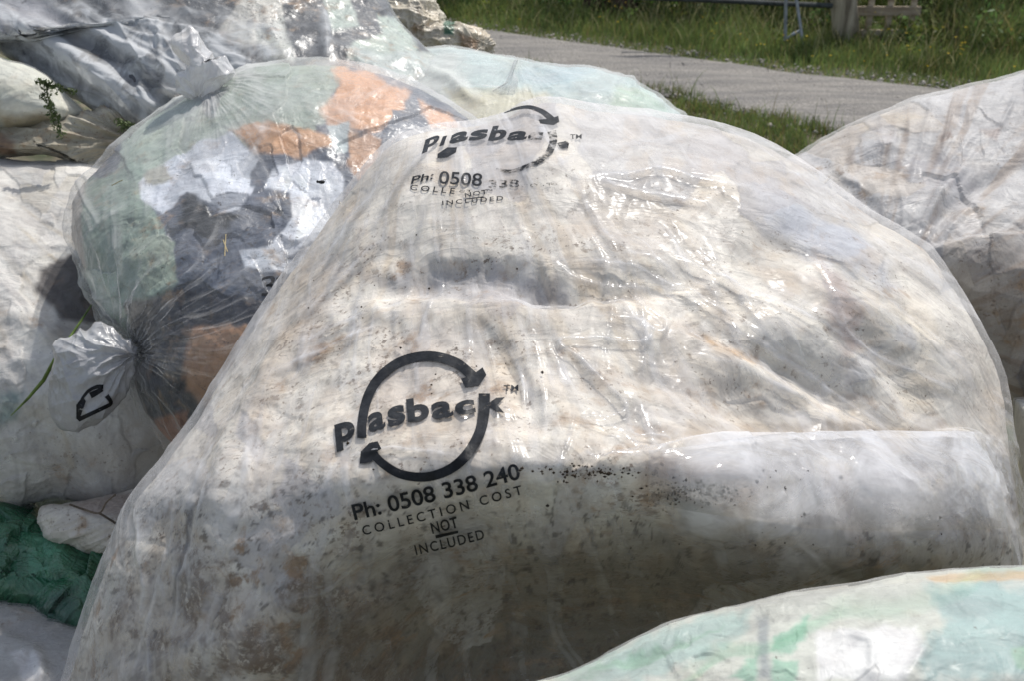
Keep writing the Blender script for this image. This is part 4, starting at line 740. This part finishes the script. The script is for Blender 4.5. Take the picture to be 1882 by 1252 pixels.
# ---- cream crumpled cloth at the back
b10 = Bag([(680,-60),(760,-40),(800,20),(815,46),(850,56),(885,60),(906,72),(904,104),(880,130),(800,140),(700,90),(660,0)], (770,50), [(0,3.9),(1252,3.9)], None, Tf=.14, Tb=.25)
r10 = make_bag('wrap_bundle', 'heap of wrinkled cream wrap at the back of the pile beside the road', 'wrap bundle', b10, 0, 420, None, BARE, None, lambda px,py,P,r: .030*crumple(P, 6, 5, 4, 2.6, .6)+.010*radial(px,py,(890,80),4,1.,3,3), (.66,.60,.48), [([(812,42),(835,50),(832,68),(815,62)], (.06,.16,.10), 3, 4), ([(840,66),(880,74),(870,100),(845,95)], (.42,.30,.20), 5, 6)], lambda x,y: .9+0*x, None, None, 1, 0)
# ---- right sack
b11 = Bag([(1882,128),(1960,80),(2100,40),(2350,100),(2450,400),(2350,700),(2100,850),(1900,800),(1780,700),(1640,560),(1480,420),(1440,310),(1470,280),(1540,240),(1640,196),(1760,160)], (1880,430), [(40,2.95),(300,2.80),(500,2.58),(640,2.62),(850,2.75)], None, Tf=.30, Tb=.35, p=2.2)
s11 = [([(1560,300),(1620,270),(1680,280)], .010, 10, 12), ([(1700,440),(1750,380),(1830,330),(1900,300)], -.022, 16, 26), ([(1560,320),(1600,300),(1650,320)], -.010, 16, 12), ([(1700,470),(1780,450),(1882,440)], .026, 8, 40), ([(1720,450),(1760,400),(1800,370)], .010, 6, 8), ([(1690,420),(1740,340),(1780,300)], .012, 8, 10), ([(1520,300),(1560,330),(1610,360)], .004, 3, 3), ([(1480,285),(1560,350),(1620,400)], -.012, 16, 12), ([(1640,180),(1760,200),(1882,160)], .010, 16, 20)]
F11 = random_folds((1600,560), 40, (1500,170,1880,520), 8, 80, 220, .3)
f11 = lambda px,py,P,r: sum(stroke(px,py,p,H,a,b,jag=6) for p,H,a,b in s11)+.003*radial(px, py, (1600,520), 4, 1.2, 4, 2.6, 90, 3.5)+.005*crumple(P, 4, 9, 3, 2.5)+.003*crumple(P, 8, 7, 4)+sum(stroke(px, py, p, H*1.5, a, b, jag=5) for p, H, a, b in F11)*np.clip((1-r)*9, 0, 1)
make_bag('plastic_sack', 'dirty white sack behind the foreground sack at the right edge of the photo', 'plastic bag', b11, 480, 400, FILM, WRAP, f11, lambda px,py,P,r: .8*f11(px,py,P,r)+.006*crumple(P, 7, 3, 4)+.004*np.clip(collage(px, py, 13, 50, (1430,120,1960,850), 16)[1], -1.2, 1.2), (.58,.57,.56), [([(1560,230),(1620,215),(1700,210),(1680,230),(1590,245)], (.66,.55,.38), 8, 8), ([(1720,250),(1745,242),(1750,255),(1728,260)], (.35,.28,.24), 3, 4), ([(1640,290),(1760,290),(1780,340),(1660,350)], (.50,.49,.50), 20, 20), ([(1740,460),(1900,440),(1900,700),(1780,560)], (.42,.38,.34), 30, 20), ([(1800,240),(1840,235),(1830,260)], (.5,.42,.38), 5, 5)], lambda x,y: .55+.8*gb(x,y,1830,560,100,120)+.5*gb(x,y,1540,330,80,60), lambda x,y: .05+.1*smooth(260,160,y), None, .975, .018, 'stuffed plastic sacks in the pile', 11, st=(((1600,600),4,1.2,8), (.78,.68,.60), .9), scraps=((13,50,(1430,120,1960,850),16), .3, [(.50,.49,.50),(.60,.54,.47)], .3))
b12 = Bag([(1862,750),(1885,730),(1990,700),(2100,760),(2100,980),(1950,1020),(1880,900)], (1980,850), [(0,2.35),(1252,2.35)], None, Tf=.14, Tb=.2)
make_bag('plastic_sack', 'sliver of a pale sack at the right edge, below the shadowed right sack', 'plastic bag', b12, 160, 140, FILM, WRAP, lambda px,py,P,r: .004*crumple(P, 8, 2, 3), lambda px,py,P,r: .004*crumple(P, 8, 2, 3), (.70,.68,.60), [], lambda x,y: .3+0*x, None, None, .97, .01, 'stuffed plastic sacks in the pile', 12)
# ---- bottom-right pale green sack
b13 = Bag([(880,1290),(1000,1250),(1090,1212),(1180,1165),(1270,1135),(1370,1110),(1500,1078),(1640,1058),(1780,1046),(1900,1040),(2100,1050),(2300,1200),(2250,1500),(1800,1750),(1200,1700),(850,1500)], (1600,1380), [(1040,1.28),(1250,1.20),(1750,1.15)], None, Tf=.16, Tb=.14, p=2.2)
s13 = [([(1040,1250),(1300,1150),(1500,1100),(1700,1080),(1882,1070)], .004, 6, 8), ([(1400,1130),(1500,1110),(1650,1090)], .005, 6, 10), ([(1530,1160),(1600,1180),(1600,1252)], .005, 10, 10), ([(1660,1252),(1700,1190),(1720,1150)], .005, 10, 14), ([(1100,1252),(1250,1180),(1450,1130)], -.006, 14, 20)]
f13 = lambda px,py,P,r: sum(stroke(px,py,p,H,a,b,jag=5) for p,H,a,b in s13)+.003*crumple(P, 8, 5, 3)+.004*fbm(px*.005,py*.009,o=3)
GP, GT = (.30,.47,.36), (.42,.54,.49)
make_bag('plastic_sack', 'nearest sack at the bottom right corner, pale with streaks of green', 'plastic bag', b13, 460, 400, FILM, WRAPG, f13, lambda px,py,P,r: .8*f13(px,py,P,r)+.002*crumple(P, 14, 5, 3)+.0010*np.clip(collage(px, py, 17, 36, (950,1030,1950,1350), 22)[1], -1.2, 1.2), (.56,.575,.51), [([(1000,1255),(1150,1185),(1300,1140),(1390,1125),(1330,1190),(1200,1252)], GT, 12, 26), ([(1420,1180),(1460,1150),(1485,1130),(1480,1180),(1450,1215),(1415,1200)], GP, 5, 14), ([(1340,1252),(1370,1215),(1400,1200),(1390,1260)], GP, 6, 14), ([(1060,1252),(1200,1190),(1330,1150),(1180,1220)], GP, 6, 20), ([(1420,1215),(1470,1220),(1460,1262),(1415,1262)], GP, 6, 12), ([(1700,1090),(1800,1075),(1900,1070),(1900,1252),(1700,1252),(1690,1200),(1740,1150)], (.33,.45,.43), 14, 24), ([(1500,1160),(1680,1150),(1700,1200),(1660,1255),(1500,1250)], (.74,.74,.72), 8, 14), ([(1700,1060),(1900,1050),(1900,1066),(1720,1078)], (.60,.46,.28), 5, 6), ([(1390,1135),(1410,1140),(1415,1252),(1395,1252)], (.34,.37,.36), 6, 8), ([(1860,1190),(1900,1185),(1900,1240),(1865,1230)], GP, 4, 6)],
         lambda x,y: .22+0*x, lambda x,y: .04+0*x, None, .985, .010, 'stuffed plastic sacks in the pile', 13, st=(((500,1500),3.5,1.0,3), (.66,.88,.76), .9))
# ---- small things: stems, weeds, fly, straw
LEAF = mat_plain('stem_green', (.16, .24, .05), .6, .2); LEAFD = mat_plain('weed_green', (.11, .15, .05), .7, .3); FLY = mat_plain('fly_black', (.012, .012, .012), .4)
pts = [(20,765),(50,735),(80,700),(100,662),(125,625),(145,595),(168,560)]; zz = [2.36,2.34,2.31,2.27,2.26,2.28,2.36]
tag(bm_obj('grass_stem', tube_bm([at(x,y,z) for (x,y),z in zip(pts,zz)], [.0008,.003,.0042,.0035,.003,.0025,.0015], 8), LEAF), 'green grass stem lying behind the knotted tail on the left white sack', 'grass stem')
def sprig(x0, y0, z, runs, label):
    p0 = at(x0, y0, z); root = empty('weed_sprig', tuple(p0), label, 'weed'); V = []; 
    for run in runs:
        C_ = catmull(run, 8, False); bm_obj('stem', tube_bm([at(x, y, z) for x, y in C_], .0014, 5), LEAFD, root)
        for x, y in C_:
            for q in range(5):
                c = at(x+rs.normal()*4, y+rs.normal()*4, z-.004+rs.normal()*.004); a = rs.normal(size=3); a /= np.linalg.norm(a); b = np.cross(a, rs.normal(size=3)); b /= np.linalg.norm(b); s = rs.uniform(.004, .009); V += [c-a*s, c+b*s*.4, c+a*s, c-b*s*.4]
    V = np.array(V); link('leaves', mesh_np('leaves', V, np.arange(len(V)).reshape(-1, 4), smooth_=False), LEAFD, root)
sprig(85, 150, 2.86, [[(68,146),(90,154),(112,162),(134,168)], [(84,154),(90,185),(105,215),(112,250)], [(78,170),(92,200),(100,230)]], 'thin dark green weed sprig hanging over the pale cream sack')
sprig(235, 232, 2.84, [[(216,222),(235,230),(250,240)], [(222,236),(240,234),(250,245)]], 'small clump of green weed tucked beside the colourful sack')
def surf_pt(bag_bvh, x, y, lift=.003):
    r = Vector(rays(x, y)).normalized(); h = bag_bvh.ray_cast(Vector(CAM), r); return (h[0]-r*lift) if h[0] else Vector(at(x, y, 2.2))
c = surf_pt(bv2, 591, 334); root = empty('fly', tuple(c), 'black fly sitting on the white scrap inside the colourful sack', 'fly')
bm = bmesh.new(); bmesh.ops.create_uvsphere(bm, u_segments=12, v_segments=8, radius=1); bm.transform(Matrix.Translation(c)@Matrix.Diagonal((.007, .004, .004, 1))); bm_obj('body', bm, FLY, root)
bm = bmesh.new(); bmesh.ops.create_uvsphere(bm, u_segments=10, v_segments=6, radius=.003); bm.transform(Matrix.Translation(c+Vector((-.008, 0, .001)))); bm_obj('head', bm, FLY, root)
for s_ in (-1, 1):
    bm = bmesh.new(); v = [bm.verts.new(c+Vector(q)) for q in ((0, 0, .003), (.009, s_*.003, .004), (.011, s_*.007, .004), (.004, s_*.006, .004))]; bm.faces.new(v); bm_obj('wing', bm, FLY, root)
STRAW = mat_plain('straw', (.55, .45, .25), .7, .2)
for (a, b), d in zip((((410,440),(418,462)), ((415,430),(413,470)), ((205,340),(225,330))), ('short pale straw on the dark part of the colourful sack', 'thin upright straw on the colourful sack', 'straw near the left rim of the colourful sack')):
    tag(bm_obj('straw', tube_bm([surf_pt(bv2, *a), surf_pt(bv2, (a[0]+b[0])/2, (a[1]+b[1])/2, .005), surf_pt(bv2, *b)], .0011, 5), STRAW), d, 'straw')
# sooty crumbs of dirt lying on the folded ledge of the big sack
BLK = mat_plain('soil_crumb', (.05, .034, .02), .9)
V = []; T = []; b_ = 0
for i in range(400):
    if i < 210: x, y = 1285+rs.normal()*42, 905+rs.normal()*11+.0
    elif i < 320: x, y = 1080+rs.normal()*60, 868+rs.normal()*7
    else: x, y = (rs.uniform(1000, 1750), rs.uniform(860, 1010)) if i % 2 else (rs.uniform(520, 1000), rs.uniform(430, 900))
    c = np.array(surf_pt(bv, x, y, .0008)); s = abs(rs.normal())*.0009+.0005; q = rs.normal(size=(6, 3)); q /= np.linalg.norm(q, axis=1)[:, None]
    q = np.array([[1,0,0],[-1,0,0],[0,1,0],[0,-1,0],[0,0,1],[0,0,-1]])*rs.uniform(.5, 1.6, (6, 1))*s; V += list(c+q)
    T += [[b_+a, b_+e, b_+f] for a, e, f in ((0,2,4),(2,1,4),(1,3,4),(3,0,4),(2,0,5),(1,2,5),(3,1,5),(0,3,5))]; b_ += 6
tag(link('soil_crumbs', mesh_np('soil', np.array(V), None, T), BLK), None, None, None, 'stuff')
